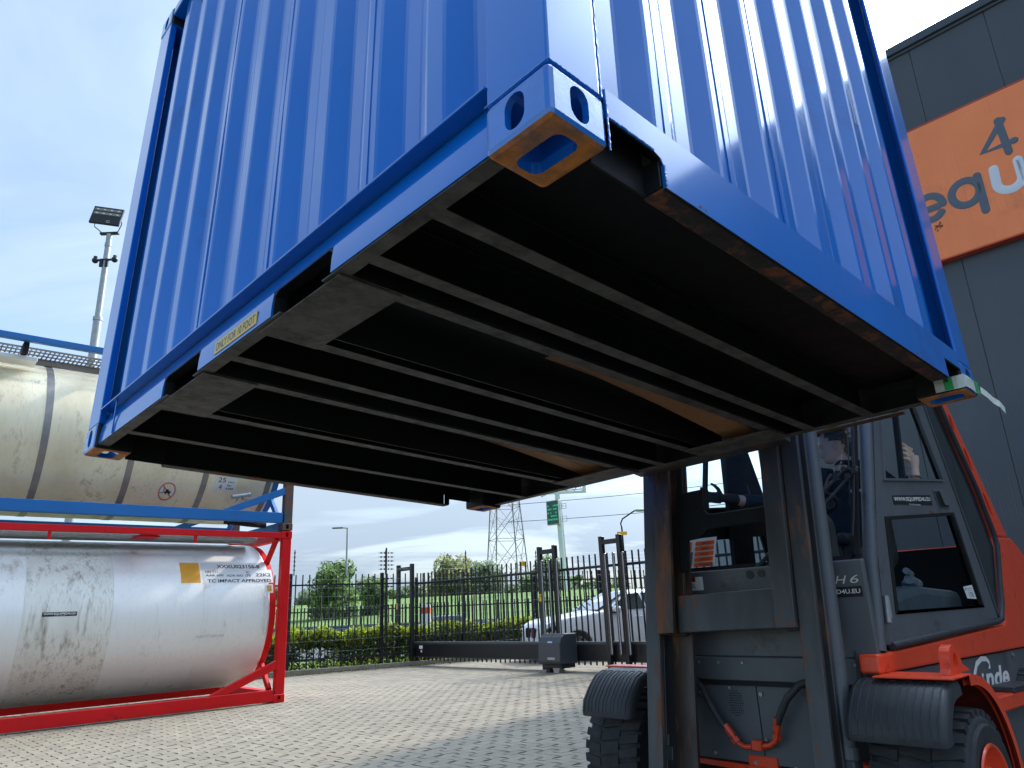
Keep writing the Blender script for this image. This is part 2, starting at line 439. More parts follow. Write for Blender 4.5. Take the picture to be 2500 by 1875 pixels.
m_glassd = glass('cab_glass_dusty', (0.74, 0.79, 0.82), 0.02)

# ------------------------------------------------------------------ text
def text_geo(s, bold=0.0, shear=0.0, spacing=1.0):
    cu = bpy.data.curves.new('txt', 'FONT'); cu.body = s; cu.size = 1.0; cu.offset = bold; cu.shear = shear; cu.space_character = spacing; cu.resolution_u = 3
    ob = bpy.data.objects.new('txt', cu); COL.objects.link(ob)
    dg = bpy.context.evaluated_depsgraph_get()
    me = bpy.data.meshes.new_from_object(ob.evaluated_get(dg))
    vs = [(v.co.x, v.co.y) for v in me.vertices]; fs = [tuple(p.vertices) for p in me.polygons]
    bpy.data.objects.remove(ob); bpy.data.curves.remove(cu); bpy.data.meshes.remove(me)
    x0 = min(a for a, b in vs); x1 = max(a for a, b in vs); y0 = min(b for a, b in vs); y1 = max(b for a, b in vs)
    return [((a - x0) / (x1 - x0), (b - y0) / (y1 - y0)) for a, b in vs], fs
def text_on(mb, s, fn, bold=0.0, shear=0.0, spacing=1.0):
    """add flat lettering; fn maps (0..1, 0..1) of the text's own box to a point"""
    vs, fs = text_geo(s, bold, shear, spacing)
    mb.add([fn(a, b) for a, b in vs], fs)
    return mb
def plane_fn(p0, ex, ey):
    p0 = Vector(p0); ex = Vector(ex); ey = Vector(ey)
    return lambda a, b: p0 + ex * a + ey * b
# ------------------------------------------------------------------ ground
rng_ = random.Random(11)
g = MB()
n = 40
def gy(x, y): return 0.0
gx = [-900, -300, -120, -60, -30, -15, 0, 15, 30, 60, 120, 300, 900]
gyv = [-300, -120, -40, -15, 0, 15, 30, 38, 60, 120, 300, 900]
vs = [(x, y, -0.06) for x in gx for y in gyv]; ny = len(gyv)
g.add(vs, [(i * ny + j, (i + 1) * ny + j, (i + 1) * ny + j + 1, i * ny + j + 1) for i in range(len(gx) - 1) for j in range(ny - 1)])
ground = g.build('ground', m_grass, org=(0, 0, 0)); tag(ground, kind='structure')
# bed below the paving, in yard frame
pav = MB(); pav.box(-40, 30, -25, 15.6, -0.05, -0.012)
pav_o = pav.build('paved_yard', m_joint, W=FW, org=(0, 0, 0)); tag(pav_o, kind='structure')
PW[pav_o.name] = ID.copy() if False else PW[pav_o.name]

# paving stones laid in herringbone, every stone with its own edges
Wd = 0.105; Ln = 2 * Wd; GAP = 0.005
def stone_poly(L, w, g=GAP):
    hx, hy = L / 2 - g / 2, w / 2 - g / 2
    k = 0.013
    pts = [(-hx, -hy), (-hx * 0.45, -hy - k), (0, -hy), (hx * 0.45, -hy + k), (hx, -hy), (hx, hy), (hx * 0.45, hy + k), (0, hy), (-hx * 0.45, hy - k), (-hx, hy)]
    return pts
def stone_mb(simple=False):
    mb = MB()
    if simple:
        hx, hy = Ln / 2 - GAP / 2, Wd / 2 - GAP / 2
        po = [(-hx, -hy), (hx, -hy), (hx, hy), (-hx, hy)]
    else:
        po = stone_poly(Ln, Wd)
    n = len(po); c = 0.003
    ins = [(x * (1 - 2 * c / Ln), y * (1 - 2 * c / Wd)) for x, y in po]
    v = [(x, y, -0.02) for x, y in po] + [(x, y, -0.003) for x, y in po] + [(x, y, 0.0) for x, y in ins]
    f = [(i, (i + 1) % n, (i + 1) % n + n, i + n) for i in range(n)] + [(i + n, (i + 1) % n + n, (i + 1) % n + 2 * n, i + 2 * n) for i in range(n)] + [tuple(range(2 * n, 3 * n))]
    return mb.add(v, f)
stone_me = stone_mb().mesh('paver', m_paver, smooth=0)
tplA, tplS = stone_mb(), stone_mb(True)
Rcam = cam.matrix_world.inverted()
fpx = 1761.05
def to_px(p):
    q = Rcam @ p
    if q.z > -0.1: return None
    return (1250 + fpx * q.x / -q.z, 937.5 - fpx * q.y / -q.z, -q.z)
cells = []
for i in range(-150, 170):
    for j in range(-100, 125):
        # lattice of the herringbone: a = (w, -w), b = (2w, 2w)
        ou = i * Wd + 2 * j * Wd; ov = -i * Wd + 2 * j * Wd
        if not (-14 < ou < 20 and 1.5 < ov < 15.5): continue
        for k in (0, 1):
            if k == 0: cu, cv, rz = ou + Wd, ov - Wd / 2, 0
            else: cu, cv, rz = ou + Wd / 2, ov - 2 * Wd, 1
            p = FW @ Vector((cu, cv, 0))
            q = to_px(p)
            if q is None or not (-500 < q[0] < 2900 and q[1] < 2150): continue
            if cv > 15.35: continue
            cells.append((q[2], cu, cv, rz, q))
cells.sort(key=lambda c: c[0])
def visible(q): return -10 < q[0] < 1480 and q[1] < 1890
near = [c for c in cells if visible(c[4]) and (TW.inverted() @ (FW @ Vector((c[1], c[2], 0)))).y < -0.05][:300]
nset = set(id(c) for c in near)
stuff = MB()
def place(mb, tpl, M):
    nb = len(mb.v)
    mb.v += [M @ p for p in tpl.v]
    mb.f += [[i + nb for i in f] for f in tpl.f]; mb.mi += [0] * len(tpl.f)
for c in cells:
    d, cu, cv, rz, q = c
    M = Matrix.Translation((cu, cv, rng_.uniform(-0.0025, 0.002))) @ Matrix.Rotation(rz * PI / 2 + rng_.gauss(0, 0.006), 4, 'Z') @ Matrix.Rotation(rng_.gauss(0, 0.004), 4, 'X')
    if id(c) in nset:
        inst('paving_stone', stone_me, pav_o, PW[pav_o.name].inverted() @ FW @ M)
    else:
        place(stuff, tplA if d < 13 else tplS, M)
me = bpy.data.meshes.new('paving')
me.from_pydata([(PW[pav_o.name].inverted() @ FW) @ p for p in stuff.v], [], stuff.f); me.materials.append(m_paver)
po = bpy.data.objects.new('paving_stones', me); link(po, pav_o); po['kind'] = 'stuff'

# ------------------------------------------------------------------ lifted shipping container
cont = thing('shipping_container', 'bright blue ten foot steel shipping container lifted on the forks with its black underside showing', 'container', CW, (1.219, 1.4955, 0))
def cut(me_obj_mesh, cutters):
    """boolean difference, evaluated once"""
    ob = bpy.data.objects.new('tmp', me_obj_mesh); COL.objects.link(ob)
    cs = []
    for c in cutters:
        co = bpy.data.objects.new('cut', c); COL.objects.link(co); cs.append(co)
        md = ob.modifiers.new('b', 'BOOLEAN'); md.object = co; md.operation = 'DIFFERENCE'; md.solver = 'EXACT'
    dg = bpy.context.evaluated_depsgraph_get()
    r = bpy.data.meshes.new_from_object(ob.evaluated_get(dg))
    for x in cs: bpy.data.objects.remove(x)
    bpy.data.objects.remove(ob)
    return r
def stadium(cx, cy, w, h, n=8):
    """upright or lying slot outline"""
    r = min(w, h) / 2; pts = []
    for s in range(2):
        for k in range(n + 1):
            a = PI * k / n
            if h >= w:
                pts.append((cx + r * math.cos(a + s * PI), cy + (h / 2 - r) * (1 - 2 * s) + r * math.sin(a + s * PI)))
            else:
                pts.append((cx + (w / 2 - r) * (2 * s - 1) * -1 + r * math.cos(a - PI / 2 + s * PI), cy + r * math.sin(a - PI / 2 + s * PI)))
    return pts
def casting_mesh(name, mats, W_=0.162, D_=0.178, H_=0.118, slot=True):
    """corner casting in its own frame: outer corner at 0,0,0, x across, y along"""
    body = MB().box(0, W_, 0, D_, 0, H_).mesh('c', mats, bevel=0.013, seg=2, smooth=0)
    c1 = MB().prism(stadium(0.092, 0.060, 0.054, 0.082), -0.05, 0.06, 'x').mesh('x', mats, smooth=0)     # hole in the long side face
    c2 = MB().prism(stadium(0.082, 0.060, 0.052, 0.082), -0.05, 0.06, 'y').mesh('y', mats, smooth=0)
    c3 = MB().prism([(0.052 + 0.058 * (1 if a > 0 else -1) * 0 + x, y) for a, x, y in [(1, 0, 0)]] and [(x, y) for x, y in rr(0.083, 0.091, 0.066, 0.124, 0.022)], -0.05, 0.05, 'z').mesh('z', mats, smooth=0)
    c4 = MB().box(0.016, W_ - 0.012, 0.016, D_ - 0.012, 0.028, H_ - 0.02).mesh('w', mats, smooth=0)
    me = cut(body, [c4, c1, c2, c3])
    me.materials.clear()
    for m in mats: me.materials.append(m)
    for p in me.polygons:
        z = sum(me.vertices[i].co.z for i in p.vertices) / len(p.vertices)
        p.material_index = 1 if (p.normal.z < -0.5 and z < 0.02) else 0
        p.use_smooth = False
    return me
def rr(cx, cy, w, h, r, n=5):
    pts = []
    for sx, sy, a0 in ((1, 1, 0), (-1, 1, 1), (-1, -1, 2), (1, -1, 3)):
        for k in range(n + 1):
            a = (a0 + k / n) * PI / 2
            pts.append((cx + sx * (w / 2 - r) + r * math.cos(a), cy + sy * (h / 2 - r) + r * math.sin(a)))
    return pts
cast_me = casting_mesh('corner_casting', [m_blue_c, m_rustb])
cast_me.materials.append(m_black)
for p in cast_me.polygons:
    c = p.center
    if (p.normal.x > 0.7 and c.x > 0.155) or (p.normal.y > 0.7 and c.y > 0.17): p.material_index = 2
def inner_black(o, test):
    o.data.materials.append(m_black); k = len(o.data.materials) - 1
    Mx = CW.inverted() @ PW[o.name]; R3 = Mx.to_3x3()
    for p in o.data.polygons:
        if test(R3 @ p.normal, Mx @ p.center): p.material_index = k
Lc = PW[cont.name].inverted() @ CW
XW, YL, ZH = 2.438, 2.991, 2.591
def cast_at(x, y, z, name='corner_casting', me=None):
    sx = 1 if x < 1 else -1; sy = 1 if y < 1 else -1; sz = 1 if z < 1 else -1
    M = Lc @ Matrix.Translation((x, y, z)) @ Matrix.Diagonal((sx, sy, sz, 1))
    # mirrored copies need their own mesh so that normals stay outward
    m2 = cast_me.copy(); m2.transform(M)
    if sx * sy * sz < 0: m2.flip_normals()
    o = bpy.data.objects.new(name, m2); link(o, cont); PW[o.name] = PW[cont.name]
    return o
for x in (0, XW):
    for y in (0, YL):
        cast_at(x, y, 0); cast_at(x, y, ZH)
# corner posts
def post(sx, sy):
    x0 = 0.004 if sx > 0 else XW - 0.004; y0 = 0.004 if sy > 0 else YL - 0.004
    def X(a): return x0 + sx * a
    def Y(a): return y0 + sy * a
    L = [(X(0), Y(0)), (X(0.150), Y(0)), (X(0.150), Y(0.012)), (X(0.05), Y(0.03)), (X(0.035), Y(0.05)), (X(0.035), Y(0.16)), (X(0.0), Y(0.172))]
    MB().prism(L, 0.1185, ZH - 0.1185, 'z').build('corner_post', m_blue, cont, CW, bevel=0.012, seg=4, smooth=0)
for sx in (1, -1):
    for sy in (1, -1): post(sx, sy)
# weld beads where post meets casting and end wall
wb = MB()
def bead(mb, a, b, r, n=60, seed=1):
    rg = random.Random(seed); a = Vector(a); b = Vector(b)
    mb.tube([a.lerp(b, i / n) + Vector((rg.uniform(-1, 1), rg.uniform(-1, 1), rg.uniform(-1, 1))) * r * 0.25 for i in range(n + 1)], [r * rg.uniform(0.85, 1.12) for i in range(n + 1)], 5)
bead(wb, (0.0, 0.0, 0.1195), (0, 0.175, 0.1195), 0.002, 40, 2); bead(wb, (0, 0, 0.1195), (0.158, 0, 0.1195), 0.0025, 40, 3)
bead(wb, (0.158, 0.006, 0.12), (0.158, 0.006, 2.4), 0.0032, 300, 4)
bead(wb, (0.165, 0.0, 0.0), (0.165, 0.0, 0.118), 0.0022, 30, 5); bead(wb, (0.168, 0.0, 0.0785), (0.313, 0.0, 0.0785), 0.003, 60, 6)
bead(wb, (0.3475, 0.0, 0.055), (0.3475, 0.0, 0.004), 0.003, 30, 7)
wb.build('weld_bead', m_blue_c, cont, CW)

# corrugated walls
PER, FL, SL, DEP = 0.281, 0.070, 0.068, 0.036
def corr(a0, a1, phase, d0):
    """profile points (along, depth): outer flat starts at phase + k*PER"""
    pts = []; k = math.floor((a0 - phase) / PER) - 1
    while True:
        s = phase + k * PER
        pts += [(s, d0), (s + FL, d0), (s + FL + SL, d0 + DEP), (s + 2 * FL + SL, d0 + DEP)]
        if s > a1: break
        k += 1
    o = []
    for i in range(len(pts)):
        p, q = pts[i - 1] if i else pts[i], pts[i]
        for a in (a0, a1):
            if p[0] < a < q[0]:
                t = (a - p[0]) / (q[0] - p[0]); o.append((a, p[1] + (q[1] - p[1]) * t))
        if a0 <= q[0] <= a1: o.append(q)
    # round each fold
    r = []
    for i, p in enumerate(o):
        if 0 < i < len(o) - 1:
            for other, t in ((o[i - 1], 1), (o[i + 1], 1)):
                d = math.dist(p, other); h = min(0.006, d * 0.3) / d
                r.append((p[0] + (other[0] - p[0]) * h, p[1] + (other[1] - p[1]) * h))
        else: r.append(p)
    return r
def wall_along(axis, at, sgn, a0, a1, z0, z1, phase, name, mat):
    pr = corr(a0, a1, phase, 0.034)
    mb = MB(); rg = random.Random(hash(name) % 99)
    zs = [z0, z0 + 0.3, z0 + 0.7, (z0 + z1) / 2, z1 - 0.5, z1]
    n = len(pr); vs = []
    for zi, z in enumerate(zs):
        for a, d in pr:
            w = 0.0012 * math.sin(a * 7 + z * 3) + 0.0010 * math.sin(a * 3.1 - z * 5)
            dd = at + sgn * (d + w)
            vs.append((dd, a, z) if axis == 'y' else (a, dd, z))
    mb.add(vs, [(j * n + i, j * n + i + 1, (j + 1) * n + i + 1, (j + 1) * n + i) for j in range(len(zs) - 1) for i in range(n - 1)])
    return mb.build(name, mat, cont, CW, smooth=9)
wall_along('y', 0, 1, 0.172, YL - 0.172, 0.172, ZH - 0.06, 0.353, 'corrugated_side_panel', m_blue)
wall_along('y', XW, -1, 0.172, YL - 0.172, 0.172, ZH - 0.06, 0.353, 'corrugated_side_panel', m_blue)
wall_along('x', 0, 1, 0.150, XW - 0.150, 0.150, ZH - 0.06, 0.386, 'corrugated_end_panel', m_blue)
wall_along('x', YL, -1, 0.150, XW - 0.150, 0.150, ZH - 0.06, 0.386, 'corrugated_end_panel', m_blue)
# vertical seam strips where panels overlap
sm = MB()
for a in (0.353 + 5 * PER + 0.03, 0.353 + PER + 0.035, 0.353 + 3 * PER + 0.035):
    sm.box(0.031, 0.0345, a, a + 0.004, 0.175, ZH - 0.07)
for a in (0.386 + 0.035, 0.386 + PER + 0.035, 0.386 + 2 * PER + 0.035):
    sm.box(a, a + 0.004, 0.031, 0.0345, 0.152, ZH - 0.07)
sm.build('panel_seam', m_blue, cont, CW)

# bottom side rails with fork pockets: section (depth, z)
POCK = [(0.795, 1.130), (1.672, 2.018)]
def side_rail(x_at, s):
    y0, y1 = 0.178, YL - 0.178
    def X(d): return x_at + s * d
    top = MB()
    top.prism([(X(0.000), 0.180), (X(0.072), 0.180), (X(0.072), 0.174), (X(0.0), 0.172)], y0, y1, 'y')
    top.build('rail_top_flange', m_blue, cont, CW, bevel=0.0015)
    web = MB()
    prof = [(0.046, 0.172), (0.040, 0.150), (0.027, 0.118), (0.021, 0.098), (0.017, 0.060), (0.016, 0.020)]
    iz = 3
    def seg(ya, yb, pr):
        n = len(pr); th = 0.006
        P2 = [(X(a), b) for a, b in pr] + [(X(a + th), b) for a, b in reversed(pr)]
        web.prism(P2, ya, yb, 'y')
    # above the pockets the web is continuous, below it is interrupted
    seg(y0, y1, prof[:iz + 1])
    ys = [y0] + [t for p in POCK for t in p] + [y1]
    for k in range(0, len(ys), 2): seg(ys[k], ys[k + 1], prof[iz:])
    wo_ = web.build('rail_web', m_blue, cont, CW, smooth=40); inner_black(wo_, lambda n, c: n.x * s > 0.5)
    low = MB()
    for k in range(0, len(ys), 2): low.box(min(X(0.020), X(0.062)), max(X(0.020), X(0.062)), ys[k] - (0.0 if k == 0 else 0.05), ys[k + 1] + 0.05 * (k < 4), 0.016, 0.0195)
    low.build('rail_bottom_flange', m_grey_u, cont, CW)
side_rail(0, 1); side_rail(XW, -1)
# seam plates at the end of the rail
MB().box(0.010, 0.016, 2.60, 2.606, 0.02, 0.171).build('rail_joint', m_blue, cont, CW)
# lashing ring
mb = MB(); mb.tube([(0.062 - 0.03 * math.sin(a), 2.17 + 0.045 * math.cos(a), 0.19 + 0.01 * math.sin(a)) for a in [i * 2 * PI / 16 for i in range(17)]], 0.007, 6); mb.build('lashing_ring', m_blue, cont, CW)

# pockets: tunnel sides, roof and strap plates
for (a, b) in POCK:
    k = a - POCK[0][0]
    pk = MB()
    pk.box(0.045, XW - 0.045, a - 0.028, a - 0.022, 0.022, 0.146); pk.box(0.045, XW - 0.045, b + 0.022, b + 0.028, 0.022, 0.146)
    pk.box(0.05, XW - 0.05, a - 0.022, b + 0.022, 0.138, 0.144)
    pk.build('pocket_liner', m_black, cont, CW)
    fr = MB()
    fr.prism([(a - 0.004, 0.02), (a - 0.004, 0.088), (a + 0.02, 0.104), (b - 0.02, 0.104), (b + 0.004, 0.088), (b + 0.004, 0.02), (b - 0.006, 0.02), (b - 0.006, 0.085), (b - 0.024, 0.096), (a + 0.024, 0.096), (a + 0.006, 0.085), (a + 0.006, 0.02)], 0.022, 0.06, 'x')
    fr.build('pocket_rim', m_black, cont, CW)
    for x0 in (0.030, XW - 0.225):
        st = MB(); st.box(x0, x0 + 0.195, a - 0.02, b + 0.11, 0.010, 0.0155); st.build('pocket_strap', m_grey_u, cont, CW, bevel=0.002)
# cross members, C sections
CM = [0.430, 0.690, 0.820, 1.250, 1.510, 1.700, 2.140, 2.560]
for y in CM:
    c = MB()
    c.prism([(y, 0.0175), (y - 0.048, 0.0175), (y - 0.048, 0.0225), (y - 0.005, 0.0225), (y - 0.005, 0.142), (y - 0.048, 0.142), (y - 0.048, 0.147), (y, 0.147)], 0.063, XW - 0.063, 'x')
    co_ = c.build('cross_member', m_grey_u, cont, CW, bevel=0.0012); inner_black(co_, lambda n, c: n.z > -0.5 or c.z > 0.1)
# floor from below, in boards across
for k in range(9):
    y0 = 0.02 + k * 0.328
    MB().box(0.06, XW - 0.06, y0, y0 + 0.324, 0.149, 0.175).build('floor_board', m_blackg, cont, CW)
MB().box(0.07, XW - 0.07, 0.215, 0.225, 0.14, 0.1485).build('floor_bracket', m_black, cont, CW)
# end rails with notches
def end_rail(y_at, s):
    poly = [(0.165, 0.152), (0.165, 0.078), (0.315, 0.078), (0.340, 0.070), (0.347, 0.058), (0.347, 0.0), (2.091, 0.0), (2.091, 0.078), (2.273, 0.078), (2.273, 0.152)]
    ya, yb = y_at + s * 0.001, y_at + s * 0.009
    eo_r = MB().prism(poly, ya, yb, 'y').build('end_rail', m_blue_r, cont, CW, bevel=0.0015); inner_black(eo_r, lambda n, c: n.y * s > 0.5 or n.z < -0.5)
    r = MB()
    r.box(0.347, 2.091, *sorted((y_at + s * 0.009, y_at + s * 0.060)), -0.0005, 0.006)
    r.build('rail_bottom_flange', m_rail_u, cont, CW, bevel=0.002)
    t = MB()
    t.box(0.165, 2.273, *sorted((y_at + s * 0.009, y_at + s * 0.075)), 0.1465, 0.1525)
    t.box(0.30, 0.347, *sorted((y_at + s * 0.0095, y_at + s * 0.060)), 0.006, 0.078) if False else None
    t.build('rail_top_flange', m_black, cont, CW)
    for a in ((0.341, 0.347, 0.009, 0.058, 0.006, 0.078), (2.091, 2.097, 0.009, 0.058, 0.006, 0.078), (0.166, 0.345, 0.05, 0.056, 0.0, 0.146), (2.093, 2.272, 0.05, 0.056, 0.04, 0.146)):
        MB().box(a[0], a[1], *sorted((y_at + s * a[2], y_at + s * a[3])), a[4], a[5]).build('notch_plate', m_black, cont, CW, bevel=0.002)
end_rail(0, 1); end_rail(YL, -1)
# first bay closing sheet seen beside the near casting
MB().box(0.07, XW - 0.07, 0.06, 0.38, 0.126, 0.130).build('underside_sheet', m_blackg, cont, CW)
# top rails and roof
tr = MB()
tr.box(0.006, 0.066, 0.178, YL - 0.178, ZH - 0.065, ZH - 0.01); tr.box(XW - 0.066, XW - 0.006, 0.178, YL - 0.178, ZH - 0.065, ZH - 0.01)
tr.box(0.162, XW - 0.162, 0.006, 0.066, ZH - 0.065, ZH - 0.01); tr.box(0.162, XW - 0.162, YL - 0.066, YL - 0.006, ZH - 0.065, ZH - 0.01)
tr.build('top_rail', m_blue, cont, CW, bevel=0.004)
MB().box(0.04, XW - 0.04, 0.04, YL - 0.04, ZH - 0.03, ZH - 0.018).build('roof', m_blue, cont, CW)
# notice
yl, yr = 1.530, 1.222
st = MB(); st.prism([(yr, 0.031), (yl, 0.031), (yl, 0.074), (yr, 0.074)], 0.0140, 0.0162, 'x')
nt_ = st.build('notice', m_yellow, cont, CW)
tx = MB(); text_on(tx, 'ONLY FOR 10 FOOT', plane_fn((0.0136, yl - 0.010, 0.0385), (0, -(yl - yr - 0.020), 0), (0, 0, 0.028)), bold=0.008)
tx.build('lettering', P('sticker_text', (0.03, 0.05, 0.16), 0.5), nt_, CW)
# chalk-like scribbles, small outline mark on the end wall
sc = MB()
for z0, z1 in ((1.02, 1.20),):
    xx = 0.386 + 5 * PER + 0.035
    for a, b in (((xx, 0.0335, z0), (xx, 0.0335, z1)), ((xx + 0.02, 0.0335, z0), (xx + 0.02, 0.0335, z1)), ((xx, 0.0335, z0), (xx + 0.02, 0.0335, z0)), ((xx, 0.0335, z1), (xx + 0.02, 0.0335, z1))):
        sc.tube([a, b], 0.0012, 4)
sc.build('outline_mark', m_white, cont, CW)
rs_ = random.Random(12); m_scuff = P('scuffed_paint', (0.10, 0.20, 0.42), 0.6, var=0.3, vs=20); m_spot = P('rust_spot', (0.16, 0.06, 0.02), 0.8, var=0.4, vs=60)
for k in range(9):
    x, z = rs_.uniform(0.03, 0.13), rs_.uniform(0.14, 0.9); a = rs_.uniform(-0.7, 0.7); l = rs_.uniform(0.012, 0.04)
    MB().tube([(x, 0.0035, z), (x + l * math.sin(a), 0.0030, z + l * math.cos(a))], 0.0011, 4).build('scratch', m_scuff, cont, CW)
for k in range(8):
    x = rs_.uniform(0.4, 2.3); q = MB(); r_ = rs_.uniform(0.002, 0.007)
    q.add([(x + r_ * 1.5 * math.cos(t) * rs_.uniform(.6, 1.2), 0.0004, 0.012 + 0.7 * r_ * math.sin(t)) for t in [i * 2 * PI / 8 for i in range(8)]], [tuple(range(8))]); q.build('rust_spot', m_spot, cont, CW, smooth=0)

# torn packing tape on the far corner
m_tape = P('clear_tape', (0.62, 0.66, 0.60), 0.22, var=0.1, vs=20, bump=0.6, bs=30, bdist=0.01)
m_tapeg = P('green_tape_print', (0.04, 0.36, 0.10), 0.3, var=0.2, vs=30)
tp = thing('packing_tape', 'torn clear and green packing tape wrapped on the corner casting above the forklift roof', 'tape', CW, (2.44, -0.003, 0.03))
def tape_strip(name, pts, w, mat, up=(0, 0, 1), seed=1):
    rg = random.Random(seed); mb = MB(); up = Vector(up); vs = []
    for i, p in enumerate(pts):
        p = Vector(p); j = Vector((rg.uniform(-1, 1), rg.uniform(-1, 1), rg.uniform(-1, 1))) * 0.0015
        vs += [p - up * w / 2 + j, p + up * w / 2 + j]
    mb.add(vs, [(2 * i, 2 * i + 2, 2 * i + 3, 2 * i + 1) for i in range(len(pts) - 1)])
    o = mb.build(name, mat, tp, CW, smooth=0)
    return o
tape_strip('tape_band', [(2.270 - 0.004, y, 0.032) for y in (0.10, 0.06, 0.02)] + [(x, -0.004, 0.034) for x in (2.275, 2.30, 2.33, 2.36, 2.39, 2.42, 2.440)] + [(2.442, y, 0.034) for y in (0.0, 0.02)], 0.052, m_tape)
tape_strip('tape_band', [(x, -0.006, 0.036) for x in (2.40, 2.42, 2.443)], 0.054, m_tapeg)
tape_strip('tape_band', [(2.2645, y, 0.032) for y in (0.066, 0.05, 0.036)], 0.05, m_tapeg)
tape_strip('tape_tail', [(2.443, -0.01, 0.03), (2.47, -0.022, 0.012), (2.50, -0.03, -0.008), (2.525, -0.045, -0.02), (2.55, -0.05, -0.045)], 0.034, m_tape, up=(0.4, 0, 0.9), seed=5)
# rusty lower edge of the far side rail is built with the forks
# ------------------------------------------------------------------ tank containers
def tank_frame(name, label, z0, mframe, mpost, rail_h, top_h):
    t = thing(name, label, 'tank container', TW, (-3.029, 1.219, z0))
    L, Wt, H = 6.058, 2.438, 2.591
    def b(nm, m, *a, **k):
        return MB().box(*a).build(nm, m, t, TW, bevel=0.006, **k)
    # corner castings with slots
    Lt = PW[t.name].inverted() @ TW
    for x in (0, -L):
        for y in (0, Wt):
            for z in (z0, z0 + H):
                sx = -1 if x == 0 else 1; sy = 1 if y == 0 else -1; sz = 1 if z == z0 else -1
                cm = tcast.copy(); cm.transform(Lt @ Matrix.Translation((x, y, z)) @ Matrix.Diagonal((sx, sy, sz, 1)))
                if sx * sy * sz < 0: cm.flip_normals()
                cm.materials.clear(); cm.materials.append(mpost)
                o = bpy.data.objects.new('corner_casting', cm); link(o, t); PW[o.name] = PW[t.name]
    for x0, x1 in ((-0.148, -0.008), (-L + 0.008, -L + 0.148)):
        for y0, y1 in ((0.008, 0.135), (Wt - 0.135, Wt - 0.008)):
            b('corner_post', mpost, x0, x1, y0, y1, z0 + 0.118, z0 + H - 0.118)
        b('end_beam', mframe, x0, x1, 0.163, Wt - 0.163, z0 + 0.005, z0 + 0.15)
        b('end_beam', mframe, x0, x1, 0.163, Wt - 0.163, z0 + H - 0.13, z0 + H - 0.005)
    for y0 in (0.006, Wt - 0.106):
        b('bottom_rail', mframe, -L + 0.178, -0.178, y0, y0 + 0.10, z0 + rail_h[0], z0 + rail_h[1])
        b('top_rail', mframe, -L + 0.178, -0.178, y0, y0 + 0.085, z0 + top_h[0], z0 + top_h[1])
    # corner struts in the side frame
    for s in (0, 1):
        for y0 in (0.012, Wt - 0.10):
            def X(a): return -a if s == 0 else -L + a
            d = MB(); lo = z0 + rail_h[1] - 0.003
            d.prism([(X(1.17), lo), (X(0.90), lo), (X(0.149), z0 + rail_h[1] + 0.30), (X(0.149), z0 + rail_h[1] + 0.425)], y0, y0 + 0.075, 'y')
            d.build('corner_strut', mframe, t, TW, bevel=0.005)
    return t
tb = MB().box(0, 0.178, 0, 0.162, 0, 0.118).mesh('c', m_red, bevel=0.008, smooth=0)
tc1 = MB().prism(stadium(0.092, 0.06, 0.05, 0.078), -0.05, 0.06, 'y').mesh('y', m_red, smooth=0)
tcx = MB().prism(stadium(0.082, 0.06, 0.05, 0.078), -0.05, 0.06, 'x').mesh('y', m_red, smooth=0)
tcc = MB().box(0.016, 0.16, 0.016, 0.145, 0.028, 0.1).mesh('w', m_red, smooth=0)
tcast = cut(tb, [tcc, tc1, tcx])

lt = tank_frame('tank_container', 'lower tank container, white steel barrel in a bright red frame standing on the paving', 0.004, m_red, m_red, (0.02, 0.185), (2.475, 2.565))
ut = tank_frame('tank_container', 'upper tank container, grubby cream barrel in a blue frame with rusty corner posts', 2.604, m_fblue, m_rustpost, (0.12, 0.285), (2.478, 2.568))
RB, YC, ZC = 1.122, 1.219, 1.335
def barrel(t, z0, mats, cuts, name, R=RB):
    segs = sorted(cuts)
    for i in range(len(segs) - 1):
        a, b_ = segs[i], segs[i + 1]
        r = R + (0.0012 if i % 2 else 0)
        mb = MB(); mb.lathe([(0, r - 0.004), (0.004, r), (b_ - a - 0.004, r), (b_ - a + 0.0005, r - 0.004)], (a, YC, z0 + ZC), (1, 0, 0), 128)
        mb.build(name, mats[i % len(mats)], t, TW, smooth=40)
    for s, xe in ((1, segs[-1]), (-1, segs[0])):
        pr = [(0, R - 0.003), (0.05, R - 0.03), (0.11, R - 0.10), (0.17, R - 0.25), (0.22, R * 0.6), (0.245, R * 0.3), (0.25, 0.001)]
        mb = MB(); mb.lathe([(d * 0.9, r) for d, r in pr], (xe, YC, z0 + ZC), (s, 0, 0), 96); mb.build('dished_end', mats[0], t, TW, smooth=60)
